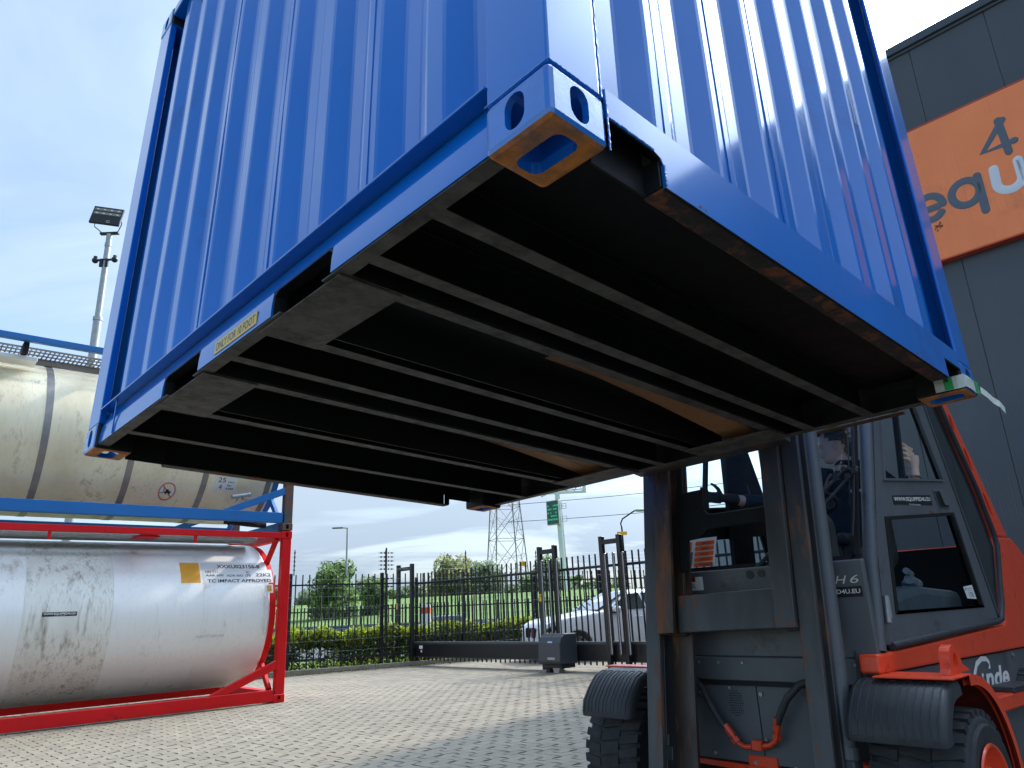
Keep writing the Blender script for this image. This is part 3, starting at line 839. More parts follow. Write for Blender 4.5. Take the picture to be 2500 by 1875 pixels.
    # saddles joining barrel to end frames
barrel(lt, 0.004, [m_steel, m_steel, m_steel2, m_steel, m_steel], [-5.75, -4.75, -3.58, -2.53, -1.30, -0.30], 'cladding_sheet')
barrel(ut, 2.604, [m_cream], [-5.75, -4.75, -3.63, -2.50, -1.39, -0.30], 'cladding_sheet')
for x in (-4.78, -3.63, -2.50, -1.39, -0.36):
    mb = MB(); mb.lathe([(-0.045, RB), (-0.045, RB + 0.006), (0.045, RB + 0.006), (0.045, RB)], (x, YC, 2.604 + ZC), (1, 0, 0), 128); mb.build('cladding_strap', m_band, ut, TW, smooth=40)
for t, z0, mf in ((lt, 0.004, m_red), (ut, 2.604, m_fblue)):
    for xe in (-0.22, -5.84):
        mb = MB()
        mb.lathe([(-0.05, RB - 0.16), (-0.05, RB - 0.02), (0.05, RB - 0.02), (0.05, RB - 0.16)], (xe, YC, z0 + ZC), (1, 0, 0), 64)
        mb.build('end_ring', mf, t, TW, smooth=40)
        for sy in (-1, 1):
            for sz in (-1, 1):
                g_ = MB(); c0 = Vector((xe, YC + sy * 0.78, z0 + ZC + sz * 0.78)); c1 = Vector((xe, YC + sy * 1.12, z0 + ZC + sz * 1.14))
                g_.tube([c0, c1], 0.05, 6); g_.build('ring_bracket', mf, t, TW)
# decals that follow the barrel
def barrel_fn(z0, x0, x1, za, zb, off=0.0035):
    def fn(a, b):
        z = za + (zb - za) * b; R = RB + off
        return (x0 + (x1 - x0) * a, YC - math.sqrt(max(R * R - (z - z0 - ZC) ** 2, 0)), z)
    return fn
def patch(t, name, z0, x0, x1, za, zb, mat, off=0.0025, nx=4, nz=6, parent=None):
    fn = barrel_fn(z0, x0, x1, za, zb, off); mb = MB()
    vs = [fn(i / nx, j / nz) for j in range(nz + 1) for i in range(nx + 1)]
    mb.add(vs, [(j * (nx + 1) + i, j * (nx + 1) + i + 1, (j + 1) * (nx + 1) + i + 1, (j + 1) * (nx + 1) + i) for j in range(nz) for i in range(nx)])
    return mb.build(name, mat, parent or t, TW)
zL = 0.004
m_tamber = P('amber_panel', (0.78, 0.36, 0.02), 0.45, var=0.08)
m_tlabel = P('label_white', (0.72, 0.74, 0.74), 0.4, var=0.04)
patch(lt, 'amber_patch', zL, -1.62, -1.335, 1.795, 2.105, m_tamber)
lab = patch(lt, 'label_strip', zL, -1.31, -0.27, 2.005, 2.105, m_tlabel)
lab2 = patch(lt, 'label_strip', zL, -1.30, -0.20, 1.79, 2.000, m_tlabel)
def ttext(t, s, z0, x0, x1, za, zb, mat=None, bold=0.012, par=None):
    mb = MB(); text_on(mb, s, barrel_fn(z0, x0, x1, za, zb, 0.0045), bold=bold); return mb.build('lettering', mat or m_blackp, par or t, TW, smooth=0)
ttext(lt, 'XXXU023156-8', zL, -1.07, -0.385, 2.020, 2.078, par=lab, bold=0.025)
ttext(lt, 'UN T11', zL, -1.255, -1.07, 1.948, 1.983, par=lab2)
ttext(lt, 'IC', zL, -0.62, -0.565, 1.940, 1.972, par=lab2)
ttext(lt, 'AAR 600', zL, -1.255, -0.985, 1.892, 1.925, par=lab2)
ttext(lt, 'ADR-RID', zL, -0.94, -0.675, 1.888, 1.920, par=lab2)
ttext(lt, '/70', zL, -0.645, -0.555, 1.884, 1.925, par=lab2)
ttext(lt, '22K2', zL, -0.475, -0.225, 1.890, 1.940, par=lab2, bold=0.02)
ttext(lt, 'TC IMPACT APPROVED', zL, -1.235, -0.235, 1.800, 1.848, par=lab2, bold=0.022)
pl = patch(lt, 'test_plate', zL, -0.335, -0.215, 1.63, 1.765, m_tlabel, 0.002)
pl2 = patch(lt, 'plate_face', zL, -0.315, -0.235, 1.655, 1.755, P('plate_amber', (0.62, 0.38, 0.08), 0.5), 0.0045, parent=pl)
mb = MB(); text_on(mb, '12.6', barrel_fn(zL, -0.305, -0.245, 1.712, 1.742, 0.006)); text_on(mb, '2.5', barrel_fn(zL, -0.300, -0.25, 1.668, 1.70, 0.006)); mb.build('lettering', m_blackp, pl, TW, smooth=0)
wp = patch(lt, 'web_sticker', zL, -3.36, -2.955, 1.378, 1.432, m_blackp)
ttext(lt, 'WWW.EQUIPPED4U.EU', zL, -3.345, -2.97, 1.392, 1.424, m_white, 0.015, par=wp)
ttext(lt, 'TRUCKS & TRAILERS', zL, -3.22, -3.09, 1.381, 1.388, m_white, 0.0, par=wp)
m_faint = P('faded_print', (0.52, 0.54, 0.55), 0.5)
ttext(lt, 'PLEASE PUT LABELS HERE', zL, -1.36, -0.95, 1.005, 1.04, m_faint)
# reflective glare-free dents: shallow pressings along the sheet
# top walkway of both tanks
def grating(t, name, z, y0, y1, x0, x1, mat):
    mb = MB(); st = 0.058; k = int((x1 - x0) / st)
    for i in range(k):
        x = x0 + i * st
        mb.box(x, x + 0.018, y0, y1, z, z + 0.012)
    for j in range(4):
        y = y0 + (y1 - y0) * j / 3
        mb.box(x0, x1, y - 0.014, y + 0.014, z - 0.001, z + 0.013)
    o = mb.build(name, mat, t, TW, smooth=0); o['kind'] = 'stuff'; return o
m_gratg = P('grating_steel', (0.22, 0.21, 0.20), 0.5, metal=0.5, var=0.2)
grating(ut, 'walkway_grating', 5.085, 0.34, 0.80, -5.9, -0.3, m_gratg)
mb = MB(); mb.box(-5.9, -0.3, 0.325, 0.337, 5.07, 5.10); mb.box(-5.9, -0.3, 0.802, 0.84, 5.00, 5.10); mb.build('walkway_edge', P('dirty_aluminium', (0.28, 0.25, 0.22), 0.5, metal=0.3, var=0.2), ut, TW, bevel=0.004)
for x in (-5.2, -4.02, -2.9, -1.7, -0.7):
    MB().box(x - 0.035, x + 0.035, 0.09, 0.33, 4.93, 5.09).build('walkway_bracket', m_truckdark, ut, TW, bevel=0.004)
mb = MB(); mb.box(-4.3, -3.85, 0.2, 0.5, 4.86, 4.92); mb.build('spill_tray', m_white, ut, TW, bevel=0.004)
# lower tank top fittings
mb = MB(); mb.tube([(-5.5, 0.42, 2.50), (-0.42, 0.42, 2.50)], 0.035, 10); mb.build('ladder_tube', m_galv, lt, TW)
for x in (-3.42, -1.52):
    MB().box(x - 0.02, x + 0.02, 0.02, 0.06, 2.37, 2.474).build('rail_lug', m_red, lt, TW, bevel=0.003)
mb = MB(); mb.prism([(-2.30, 2.47), (-2.15, 2.52), (-2.0, 2.47), (-2.0, 2.45), (-2.3, 2.45)], 0.12, 0.5, 'y'); mb.build('rail_bracket', m_red, lt, TW)
MB().box(-5.6, -0.4, 0.55, 0.95, 2.46, 2.50).build('walkway_plate', m_galv, lt, TW, bevel=0.004)
# document tube, signs on upper tank
dt = MB(); dt.tube([(-0.99, 0.115, 3.11), (-0.70, 0.115, 3.17)], 0.032, 14); dt.tube([(-0.99, 0.115, 3.11), (-0.965, 0.115, 3.115)], 0.037, 14); dt.tube([(-0.735, 0.115, 3.162), (-0.70, 0.115, 3.17)], 0.037, 14); dt.box(-0.90, -0.885, 0.11, 0.19, 3.06, 3.14); dt.box(-0.81, -0.795, 0.11, 0.19, 3.08, 3.15)
dt.build('document_tube', m_galv, ut, TW, smooth=40)
zU = 2.604
n25 = patch(ut, 'capacity_notice', zU, -1.215, -0.88, 3.235, 3.435, m_tlabel)
for s, x0, x1, za, zb, bo in (('25', -1.18, -1.06, 3.355, 3.425, 0), ('4', -1.15, -1.10, 3.255, 3.325, 0), ('cbm.', -1.02, -0.91, 3.355, 3.380, 0.01), ('Bar', -1.02, -0.95, 3.305, 3.330, 0.01), ('B.A.M.P.', -1.03, -0.905, 3.258, 3.283, 0.03)):
    ttext(ut, s, zU, x0, x1, za, zb, bold=bo, par=n25)
# round prohibition sign: no fork lifting
def disc_on(t, nm, x, z, r, mat, off, r0=0.0, n=28, parent=None):
    mb = MB(); vs = []
    R = RB + off
    for k in range(n):
        a = 2 * PI * k / n
        for rr_ in (r, r0):
            zz = z + rr_ * math.sin(a); vs.append((x + rr_ * math.cos(a), YC - math.sqrt(R * R - (zz - zU - ZC) ** 2), zz))
    mb.add(vs, [(2 * k, 2 * ((k + 1) % n), 2 * ((k + 1) % n) + 1, 2 * k + 1) for k in range(n)])
    return mb.build(nm, mat, parent or t, TW)
ds_ = disc_on(ut, 'prohibition_sign', -1.895, 3.175, 0.135, m_tlabel, 0.002, 0.001)
disc_on(ut, 'red_ring', -1.895, 3.175, 0.125, P('faded_red', (0.60, 0.20, 0.13), 0.5), 0.004, 0.105, parent=ds_)
mb = MB()
f_ = barrel_fn(zU, -2.03, -1.76, 3.04, 3.31, 0.0045)
mb.add([f_(*p) for p in ((.36, .42), (.70, .42), (.72, .50), (.60, .52), (.56, .60), (.44, .60), (.42, .50), (.36, .50))], [tuple(range(8))])
mb.add([f_(*p) for p in ((.30, .40), (.335, .40), (.335, .66), (.30, .66))], [(0, 1, 2, 3)]); mb.add([f_(*p) for p in ((.14, .40), (.30, .40), (.30, .43), (.14, .43))], [(0, 1, 2, 3)])
for cx in (.46, .64):
    mb.add([f_(cx + .045 * math.cos(a), .39 + .045 * math.sin(a)) for a in [i * 2 * PI / 12 for i in range(12)]], [tuple(range(12))])
mb.build('truck_symbol', m_blackp, ds_, TW, smooth=0)
mb = MB(); f2 = barrel_fn(zU, -2.03, -1.76, 3.04, 3.31, 0.0065)
mb.add([f2(*p) for p in ((.17, .78), (.22, .83), (.83, .22), (.78, .17))], [(0, 1, 2, 3)]); mb.build('red_bar', MATS['faded_red'], ds_, TW, smooth=0)
# outlined placard holder further back
mb = MB()
f3 = barrel_fn(zU, -2.95, -2.55, 3.95, 4.35, 0.006)
q = [(.5, 0), (1, .5), (.5, 1), (0, .5)]
for k in range(4):
    a, b_ = q[k], q[(k + 1) % 4]
    mb.tube([f3(a[0] + (b_[0] - a[0]) * i / 4, a[1] + (b_[1] - a[1]) * i / 4) for i in range(5)], 0.006, 5)
mb.build('placard_holder', m_galv, ut, TW)
# valve and pipework under the upper tank's near end
vv = MB()
vv.tube([(-0.95, 0.5, 2.78), (-0.6, 0.42, 2.74), (-0.3, 0.4, 2.72)], 0.05, 10); vv.tube([(-0.95, 0.35, 2.72), (-0.72, 0.28, 2.76), (-0.45, 0.3, 2.70)], 0.028, 8); vv.sphere((-0.62, 0.35, 2.75), 0.07, 8)
vv.build('outlet_pipework', m_truckdark, ut, TW)
# ------------------------------------------------------------------ warehouse
wh = thing('warehouse', 'tall warehouse clad in dark grey vertical panels behind the forklift', 'building', FW, (10, -8, 0))
VC = 4.87
ROOF = 9.13
pm = {}
def clad_panel(w, h, ribs):
    """one wall panel in its own frame, x along the wall, y depth (front at 0, facing -y), z up"""
    pts = [(0.004, 0.02), (0.004, 0.004), (0.010, 0.0)]
    if ribs:
        k = int((w - 0.03) / 0.04)
        for i in range(k):
            a = 0.015 + i * (w - 0.03) / k; s = (w - 0.03) / k
            pts += [(a, 0.0), (a + s * 0.5, -0.0012), (a + s * 0.9, 0.0)]
    pts += [(w - 0.010, 0.0), (w - 0.004, 0.004), (w - 0.004, 0.02)]
    mb = MB(); mb.strip(pts, 0, h, 'z'); return mb.mesh('clad', m_clad, smooth=0 if ribs else 30)
lo_me, hi_me = clad_panel(1.0, 5.2, True), clad_panel(1.0, 3.93, False)
v = 0.484 + 4 - 26
k = 0
J = [1.478 + i for i in range(3, -28, -1)]
J = [VC] + J
Lw = PW[wh.name].inverted() @ FW
for i in range(len(J) - 1):
    w = J[i] - J[i + 1]
    # panel frame: x runs along -v, front faces -u
    M = Lw @ Matrix.Translation((10, J[i], 0)) @ Matrix(((0, 1, 0, 0), (-1, 0, 0, 0), (0, 0, 1, 0), (0, 0, 0, 1)))
    S = Matrix.Diagonal((w, 1, 1, 1))
    inst('wall_panel', lo_me, wh, M @ S)
    inst('wall_panel', hi_me, wh, M @ Matrix.Translation((0, 0, 5.2)) @ S)
back = MB()
back.prism([(10.018, VC - 0.004), (10.018, -26), (40, -26), (40, VC + 30 * 0.226)], 0, ROOF - 0.05, 'z'); back.build('wall_core', m_clad, wh, FW)
tr = MB(); tr.prism([(9.93, VC + 0.06), (9.93, -26), (10.3, -26), (10.3, VC + 0.14)], ROOF, ROOF + 0.135, 'z'); tr.prism([(9.97, VC + 0.03), (9.97, -26), (10.2, -26), (10.2, VC + 0.05)], ROOF - 0.05, ROOF, 'z')
tr.prism([(10.3, VC + 0.14), (40, VC + 0.1 + 30 * 0.226), (40, VC + 29.6 * 0.226), (10.3, VC - 0.1)], ROOF, ROOF + 0.135, 'z')
tr.build('roof_trim', m_cladtrim, wh, FW, bevel=0.006)
for i in range(30):
    a = 10.02 + i * 1.0
    MB().prism([(a, VC + (a - 10) * 0.226), (a + 0.985, VC + (a + 0.985 - 10) * 0.226), (a + 0.985, VC + (a + 0.985 - 10) * 0.226 - 0.03), (a, VC + (a - 10) * 0.226 - 0.03)], 0, ROOF - 0.055, 'z').build('wall_panel', m_clad, wh, FW)
# sign board
sg = thing('sign_board', 'large orange board with grey and white lettering high on the grey warehouse wall', 'sign', FW, (9.88, -0.2, 5.59))
SV0, SV1 = 2.15, -2.35
MB().box(9.86, 9.985, SV1, SV0, 5.59, 7.69).build('board', m_signor, sg, FW, bevel=0.006)
for z in (5.57, 7.692): MB().box(9.858, 9.99, SV1 - 0.01, SV0 + 0.01, z, z + 0.018).build('edge_trim', P('sign_edge', (0.55, 0.07, 0.03), 0.45), sg, FW)
def stroke(mb, pts, w, u=9.8575, th=0.006, n=10):
    base = len(mb.v); mb.tube([(0, a, b) for a, b in pts], w / 2, n, caps=False)
    for e in (pts[0], pts[-1]): mb.sphere((0, e[0], e[1]), w / 2, 6)
    for i in range(base, len(mb.v)):
        p = mb.v[i]; mb.v[i] = Vector((u + p.x * th / (w / 2), p.y, p.z))
def arc(cx, cz, rx, rz, a0, a1, n=22):
    return [(cx - rx * math.cos(math.radians(a0 + (a1 - a0) * i / n)), cz + rz * math.sin(math.radians(a0 + (a1 - a0) * i / n))) for i in range(n + 1)]
SW = 0.105
def let(nm, strokes, mat, w=SW):
    mb = MB()
    for s in strokes: stroke(mb, s, w)
    mb.build('letter_' + nm, mat, sg, FW, smooth=60)
# v decreases to the reader's right
def L_e(x): return [[(x + 0.16, 6.39), (x - 0.155, 6.39)], arc(x, 6.385, 0.165, 0.175, 0, 312)]
let('e', [[(1.735, 6.38), (1.57, 6.38)], arc(1.665, 6.395, 0.165, 0.18, 0, 318)], m_signgrey)
def ring(cx, cz, rx, rz): return arc(cx, cz, rx, rz, 0, 360, 28)
let('q', [ring(1.21, 6.42, 0.17, 0.18), [(1.035, 6.60), (1.035, 6.07)]], m_signgrey)
let('u', [[(0.835, 6.60), (0.845, 6.38)] + arc(0.70, 6.37, 0.145, 0.14, 180, 360, 14) + [(0.555, 6.60)], [(0.555, 6.60), (0.545, 6.26)]], P('sign_white', (0.66, 0.67, 0.70), 0.5, var=0.04), 0.115)
let('four', [[(0.60, 7.25), (0.90, 6.89), (0.53, 6.89)], [(0.645, 7.27), (0.62, 6.76)]], m_signgrey, 0.095)
x = 0.24
let('i', [[(x + 0.04, 6.58), (x + 0.04, 6.26)], [(x + 0.04, 6.80), (x + 0.04, 6.81)]], m_signgrey)
for k in range(2):
    cx = -0.05 - k * 0.46
    let('p', [ring(cx - 0.05, 6.42, 0.165, 0.175), [(cx + 0.12, 6.58), (cx + 0.12, 6.07)]], m_signgrey)
cx = -1.02
let('e', [[(cx + 0.16, 6.40), (cx - 0.155, 6.40)], arc(cx, 6.40, 0.165, 0.175, 0, 318)], m_signgrey)
cx = -1.48
let('d', [ring(cx, 6.42, 0.165, 0.175), [(cx - 0.17, 6.85), (cx - 0.17, 6.25)]], m_signgrey)
# small bird's nest like stain below the lettering
rg = random.Random(4); mb = MB()
for i in range(14):
    a, b = 1.60 + rg.gauss(0, 0.035), 6.08 + rg.gauss(0, 0.03)
    mb.tube([(9.855, a, b), (9.852, a + rg.uniform(-.03, .03), b + rg.uniform(-.03, .03))], 0.006, 4)
mb.build('cobweb', P('nest_brown', (0.12, 0.07, 0.03), 0.9), sg, FW)

# ------------------------------------------------------------------ perimeter fence
FA = Vector((-5.4, 17.69, 0)); FD = Vector((0.8635, 0.504, 0)).normalized(); FN = Vector((-FD.y, FD.x, 0))
FM = Matrix.Translation(FA) @ Matrix(((FD.x, FN.x, 0, 0), (FD.y, FN.y, 0, 0), (0, 0, 1, 0), (0, 0, 0, 1)))
fence = thing('bar_fence', 'black vertical bar fence along the hedge with thin electric wires above it', 'fence', FM, (3, 0, 0))
Lf = PW[fence.name].inverted() @ FM
def bar_me(h, w=0.025, m=None):
    return MB().box(-w / 2, w / 2, -w / 2, w / 2, 0, h).mesh('bar', m or m_fence, smooth=0)
pk_me = bar_me(2.12)
for i in range(-7, 96):
    s = i * 0.163 + 0.06
    if abs((s + 0.05) % 2.28) < 0.05: continue
    inst('picket', pk_me, fence, Lf @ Matrix.Translation((s, 0, 0.10)))
for z, r in ((1.98, 0.022), (0.30, 0.022)):
    MB().box(-1.2, 15.6, 0.014, 0.05, z - 0.018, z + 0.018).build('rail', m_fence, fence, FM)
fp_me = MB().box(-0.04, 0.04, -0.04, 0.04, 0, 2.25).mesh('post', m_fence, bevel=0.004)
fposts = [-0.05, 2.23, 4.50, 6.72, 9.0, 11.3, 13.6]
for s in fposts:
    inst('fence_post', fp_me, fence, Lf @ Matrix.Translation((s, 0.07, 0)))
wires = [2.33, 2.43, 2.53, 2.63, 2.73]
low = [0.45, 0.7, 0.95, 1.2, 1.45, 1.7, 1.9, 2.1]
wires_all = wires + low
for z in wires_all:
    mb = MB(); mb.tube([(-1.2, -0.05, z), (15.6, -0.05, z)], 0.0018, 4, caps=False); mb.build('wire', P('wire_grey', (0.30, 0.32, 0.32), 0.4, metal=0.4), fence, FM)
for s in fposts:
    mb = MB(); mb.tube([(s + 0.05, -0.03, 2.2), (s + 0.05, -0.03, 2.80)], 0.012, 6)
    for z in wires: mb.tube([(s + 0.05, -0.03, z - 0.02), (s + 0.05, -0.03, z + 0.02)], 0.022, 6)
    mb.build('wire_standoff', m_fence, fence, FM)
s = 2.30
mb = MB()
mb.tube([(s, -0.04, 0.3), (s, -0.04, 2.86)], 0.022, 8)
for z in wires_all:
    for q in (-1, 1):
        mb.tube([(s + q * 0.03, -0.05, z), (s + q * 0.21, -0.05, z)], 0.006, 5)
        mb.sphere((s + q * 0.055, -0.05, z), 0.022, 5); mb.tube([(s + q * 0.12, -0.05, z), (s + q * 0.16, -0.05, z)], 0.02, 6)
mb.build('wire_tensioner', m_fence, fence, FM)
ke = thing('kerb', 'low concrete kerb running under the bar fence', 'kerb', FM, (3, -0.1, 0))
for i in range(-2, 16):
    MB().box(i * 1.0 + 0.003, i * 1.0 + 0.997, -0.16, -0.08, -0.05, 0.10).build('kerbstone', m_concrete, ke, FM, bevel=0.008)

# ------------------------------------------------------------------ sliding gate
GU = 10.62
gate = thing('sliding_gate', 'black sliding gate of vertical bars on a heavy bottom beam, drawn shut across the entrance', 'gate', FW, (GU, 11, 0))
Lg = PW[gate.name].inverted() @ FW
g_me = bar_me(2.10); 
v0g, v1g = 4.6, 15.1
k = int((v1g - v0g) / 0.155)
for i in range(k):
    inst('gate_bar', g_me, gate, Lg @ Matrix.Translation((GU, v0g + i * 0.155 + 0.05, 0.11)))
mb = MB(); mb.tube([(GU, v0g, 1.96), (GU, v1g, 1.96)], 0.028, 10); mb.build('top_rail', m_fence, gate, FW, smooth=60)
mb = MB(); mb.prism([(GU - 0.07, 0.20), (GU + 0.07, 0.20), (GU + 0.07, 0.50), (GU - 0.07, 0.50)], v0g, v1g, 'y')
mb.build('bottom_beam', m_fence, gate, FW, bevel=0.01)
mb = MB(); mb.tube([(GU - 0.02, v0g, 0.51), (GU - 0.02, v1g + 0.02, 0.51)], 0.045, 12); mb.build('beam_ridge', m_gateg, gate, FW, smooth=60)
MB().box(GU - 0.078, GU + 0.078, v0g, v1g, 0.185, 0.205).build('beam_flange', m_gateg, gate, FW)
MB().box(GU - 0.035, GU + 0.035, v1g - 0.06, v1g + 0.0, 0.05, 2.12).build('end_post', m_fence, gate, FW, bevel=0.004)
MB().box(GU - 0.0725, GU - 0.071, 14.72, 14.86, 0.38, 0.46).build('sticker', m_white, gate, FW)
MB().box(GU - 0.0725, GU - 0.071, 14.74, 14.80, 0.30, 0.35).build('sticker', m_white, gate, FW)
def guide_post(label, v, h, covers, sticker=True, closed=True, sp=0.22):
    t = thing('gate_post', label, 'gate post', FW, (GU, v, 0), group='guide frames of the sliding gate')
    for dv in (-sp, sp):
        MB().box(GU - 0.20 if closed else GU - 0.2, GU - 0.11, v + dv - 0.045, v + dv + 0.045, 0, h).build('upright', m_fence, t, FW, bevel=0.004) if dv > 0 or True else None
    MB().box(GU - 0.195, GU - 0.115, v - sp + 0.045, v + sp - 0.045, h - 0.16, h - 0.07).build('crosspiece', m_fence, t, FW, bevel=0.004)
    if covers:
        for dv, w in ((-0.34, 0.024), (-0.12, 0.024), (0.10, 0.030)):
            MB().box(GU - 0.26, GU - 0.215, v + dv - w, v + dv + w, 0.32 if v < 9 else 0.62, 2.18).build('cover_strip', m_gateg, t, FW, bevel=0.006)
            MB().box(GU - 0.268, GU - 0.262, v + dv - w - 0.012, v + dv - w + 0.008, 0.34 if v < 9 else 0.64, 2.16).build('safety_edge', m_galv, t, FW)
    if sticker:
        mb = MB(); mb.box(GU - 0.203, GU - 0.2015, v + sp - 0.03, v + sp + 0.03, 1.35, 1.50); o = mb.build('warning_sticker', P('warn_yellow', (0.85, 0.45, 0.02), 0.5), t, FW)
        q = MB(); q.add([(GU - 0.204, v + sp + 0.025, 1.44), (GU - 0.204, v + sp - 0.025, 1.44), (GU - 0.204, v + sp, 1.485)], [(0, 1, 2)]); q.build('symbol', m_blackp, o, FW, smooth=0)
    mb = MB(); mb.box(GU - 0.24, GU - 0.08, v - 0.28, v + 0.28, 0, 0.02); mb.build('foot_plate', m_galv, t, FW)
    return t
guide_post('slim black guide frame at the far end of the gate beside the hedge', 15.35, 2.46, False, sp=0.30)
guide_post('black guide frame rising behind the gate motor box with grey cover strips', 10.18, 2.47, True)
guide_post('black guide frame with cover strips nearest the forklift mast', 8.45, 2.52, True, sticker=False)
mo = thing('gate_motor', 'dark grey curved drive housing on the gate beam at the middle post', 'gate motor', FW, (10.35, 9.85, 0))
mb = MB(); mb.prism([(10.0, 0.16), (9.98, 0.22), (10.0, 0.55), (10.06, 0.66), (10.16, 0.72), (10.50, 0.72), (10.50, 0.16)], 9.52, 10.12, 'y'); mb.build('housing', P('motor_grey', (0.045, 0.05, 0.057), 0.4, var=0.05), mo, FW, bevel=0.02, seg=2)
MB().box(10.08, 10.48, 9.58, 10.06, 0.08, 0.16).build('skirt', m_fence, mo, FW, bevel=0.01)
MB().box(10.12, 10.22, 9.94, 10.04, 0, 0.09).build('foot', m_fence, mo, FW)
MB().prism([(9.62, 0.09), (9.80, 0.09), (9.77, 0.0), (9.65, 0.0)], 10.06, 10.2, 'x').build('foot', m_galv, mo, FW)
MB().box(9.978, 9.990, 9.66, 9.86, 0.245, 0.29).build('latch', m_galv, mo, FW, bevel=0.003)
MB().box(9.988, 9.998, 9.72, 9.84, 0.555, 0.585).build('badge', P('badge_blue', (0.45, 0.62, 0.8), 0.5), mo, FW)

# ------------------------------------------------------------------ hedge and planting
def leaves(name, mats, n, sample, size, seed, parent=None, label=None, cat=None, kind=None, org=None, flat=0.0, wfn=None, group=None, W=ID):
    rg = random.Random(seed); L = (PW[parent.name].inverted() @ W) if parent is not None else ID
    vs = []; fs = []; mi = []
    for i in range(n):
        p, m = sample(rg)
        s = size * rg.uniform(0.6, 1.4)
        nrm = Vector((rg.gauss(0, 1), rg.gauss(0, 1), rg.gauss(0, 1) + flat)).normalized()
        a = nrm.cross(Vector((rg.gauss(0, 1), rg.gauss(0, 1), rg.gauss(0, 1)))).normalized(); b = nrm.cross(a)
        k = len(vs)
        vs += [L @ (p - a * s), L @ (p + b * s * 0.5 + nrm * s * 0.12), L @ (p + a * s), L @ (p - b * s * 0.5 + nrm * s * 0.12)]
        fs += [(k, k + 1, k + 2, k + 3)]; mi += [m]
    me = bpy.data.meshes.new(name); me.from_pydata(vs, [], fs)
    for m in mats: me.materials.append(m)
    me.polygons.foreach_set('material_index', mi)
    o = bpy.data.objects.new(name, me); link(o, parent); PW[o.name] = PW[parent.name] if parent is not None else ID
    tag(o, label, cat, group, kind); return o
def hedge_sample(rg):
    s = rg.uniform(-2.4, 13); 
    gap = 1.0 if not (0.35 < s < 1.35) else 0.25
    d = rg.betavariate(0.8, 1.6); y = 0.45 + d * 1.1
    top = 0.90 + 0.05 * math.sin(s * 3.1) + 0.05 * math.sin(s * 7.7) + rg.uniform(-0.05, 0.06)
    z = top * (1 - rg.betavariate(1.0, 1.5) ** 1.1) 
    if rg.random() > gap and z < 0.55: z = rg.uniform(0.5, top)
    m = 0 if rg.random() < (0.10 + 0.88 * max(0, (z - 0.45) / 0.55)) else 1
    return FM @ Vector((s, y, max(0.03, z))), m
hedge = thing('hedge', 'clipped hedge with fresh yellow green tops behind the bar fence', 'hedge', FM, (4, 1, 0))
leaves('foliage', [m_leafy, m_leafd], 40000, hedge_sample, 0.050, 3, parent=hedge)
rg = random.Random(8); mb = MB()
for i in range(160):
    s = rg.uniform(-2.4, 13); y = rg.uniform(0.6, 1.3)
    mb.tube([(s, y, 0), (s + rg.uniform(-.08, .08), y + rg.uniform(-.1, .1), rg.uniform(0.5, 0.85))], 0.009, 4, caps=False)
mb.build('stem', m_bark, hedge, FM)
def gc_sample(rg):
    s = rg.uniform(-2, 13); y = rg.uniform(0.0, 0.8); z = abs(rg.gauss(0, 0.10)); return FM @ Vector((s, y, z + 0.02)), (0 if rg.random() < .6 else 1)
leaves('ground_cover', [m_leafy, m_leafd], 7000, gc_sample, 0.035, 5, kind='stuff')
# weeds in the paving joints by the kerb
def weed_sample(rg):
    s = rg.uniform(-2, 9); y = -0.18 - abs(rg.gauss(0, 0.16)); return FM @ Vector((s, y, abs(rg.gauss(0, 0.02)))), 0
leaves('weeds', [P('dry_weed', (0.20, 0.17, 0.06), 0.9, var=0.3, isl=0.3)], 2600, weed_sample, 0.018, 6, kind='stuff')

# ------------------------------------------------------------------ road, bank, guard rail, far fence
mb = MB(); mb.add([(-80, 24, -0.03), (90, 24, -0.03), (90, 40, 0.25), (-80, 40, 0.05)], [(0, 1, 2, 3)]); r_ = mb.build('road', m_asph, org=(0, 0, 0)); tag(r_, kind='structure')
bk = MB(); xs = [-120 + 12 * i for i in range(24)]; rg = random.Random(3)
prof = [(41, 0.10), (46, 0.35), (52, 0.7), (62, 1.2), (75, 2.0), (84, 2.75), (88, 3.0), (94, 3.05), (110, 2.6), (160, 1)]
vs = [(x, y + 2 * math.sin(x * 0.03), z * (1 + 0.12 * min(1, max(0, (x + 20) / 50)) - 0.25 * min(1, max(0, (-x - 12) / 40))) + rg.uniform(-.04, .04)) for x in xs for y, z in prof]
n = len(prof); bk.add(vs, [(i * n + j, (i + 1) * n + j, (i + 1) * n + j + 1, i * n + j + 1) for i in range(len(xs) - 1) for j in range(n - 1)])
m_bank = P('bank_grass', (0.085, 0.16, 0.022), 0.95, var=0.2, vs=0.25, hue=(0.12, 0.19, 0.035), bump=0.7, bs=2.5, bdist=0.2)
b_ = bk.build('grass_bank', m_bank, org=(0, 0, 0)); tag(b_, kind='structure')
gr = thing('guard_rail', 'long steel crash barrier along the road below the grass bank', 'guard rail', ID, (0, 40, 0))
m_gr = P('rail_bluegrey', (0.16, 0.18, 0.22), 0.5, metal=0.3, var=0.1)
mb = MB(); mb.prism([(39.9, 0.55), (39.9, 0.62), (39.95, 0.68), (39.9, 0.74), (39.9, 0.82), (40.0, 0.82), (40.0, 0.55)], -40, 45, 'x'); mb.build('beam', m_gr, gr)
pm_ = MB().box(-0.05, 0.05, 0, 0.1, 0, 0.75).mesh('p', m_gr, smooth=0)
for i in range(40): inst('rail_post', pm_, gr, PW[gr.name].inverted() @ Matrix.Translation((-38 + i * 2, 40.0, 0)))
ff = thing('palisade_fence', 'distant dark palisade fence in front of the grass bank', 'fence', ID, (0, 43, 0))
fm_ = MB().box(-0.035, 0.035, -0.02, 0.02, 0, 1.62).mesh('p', m_fence, smooth=0)
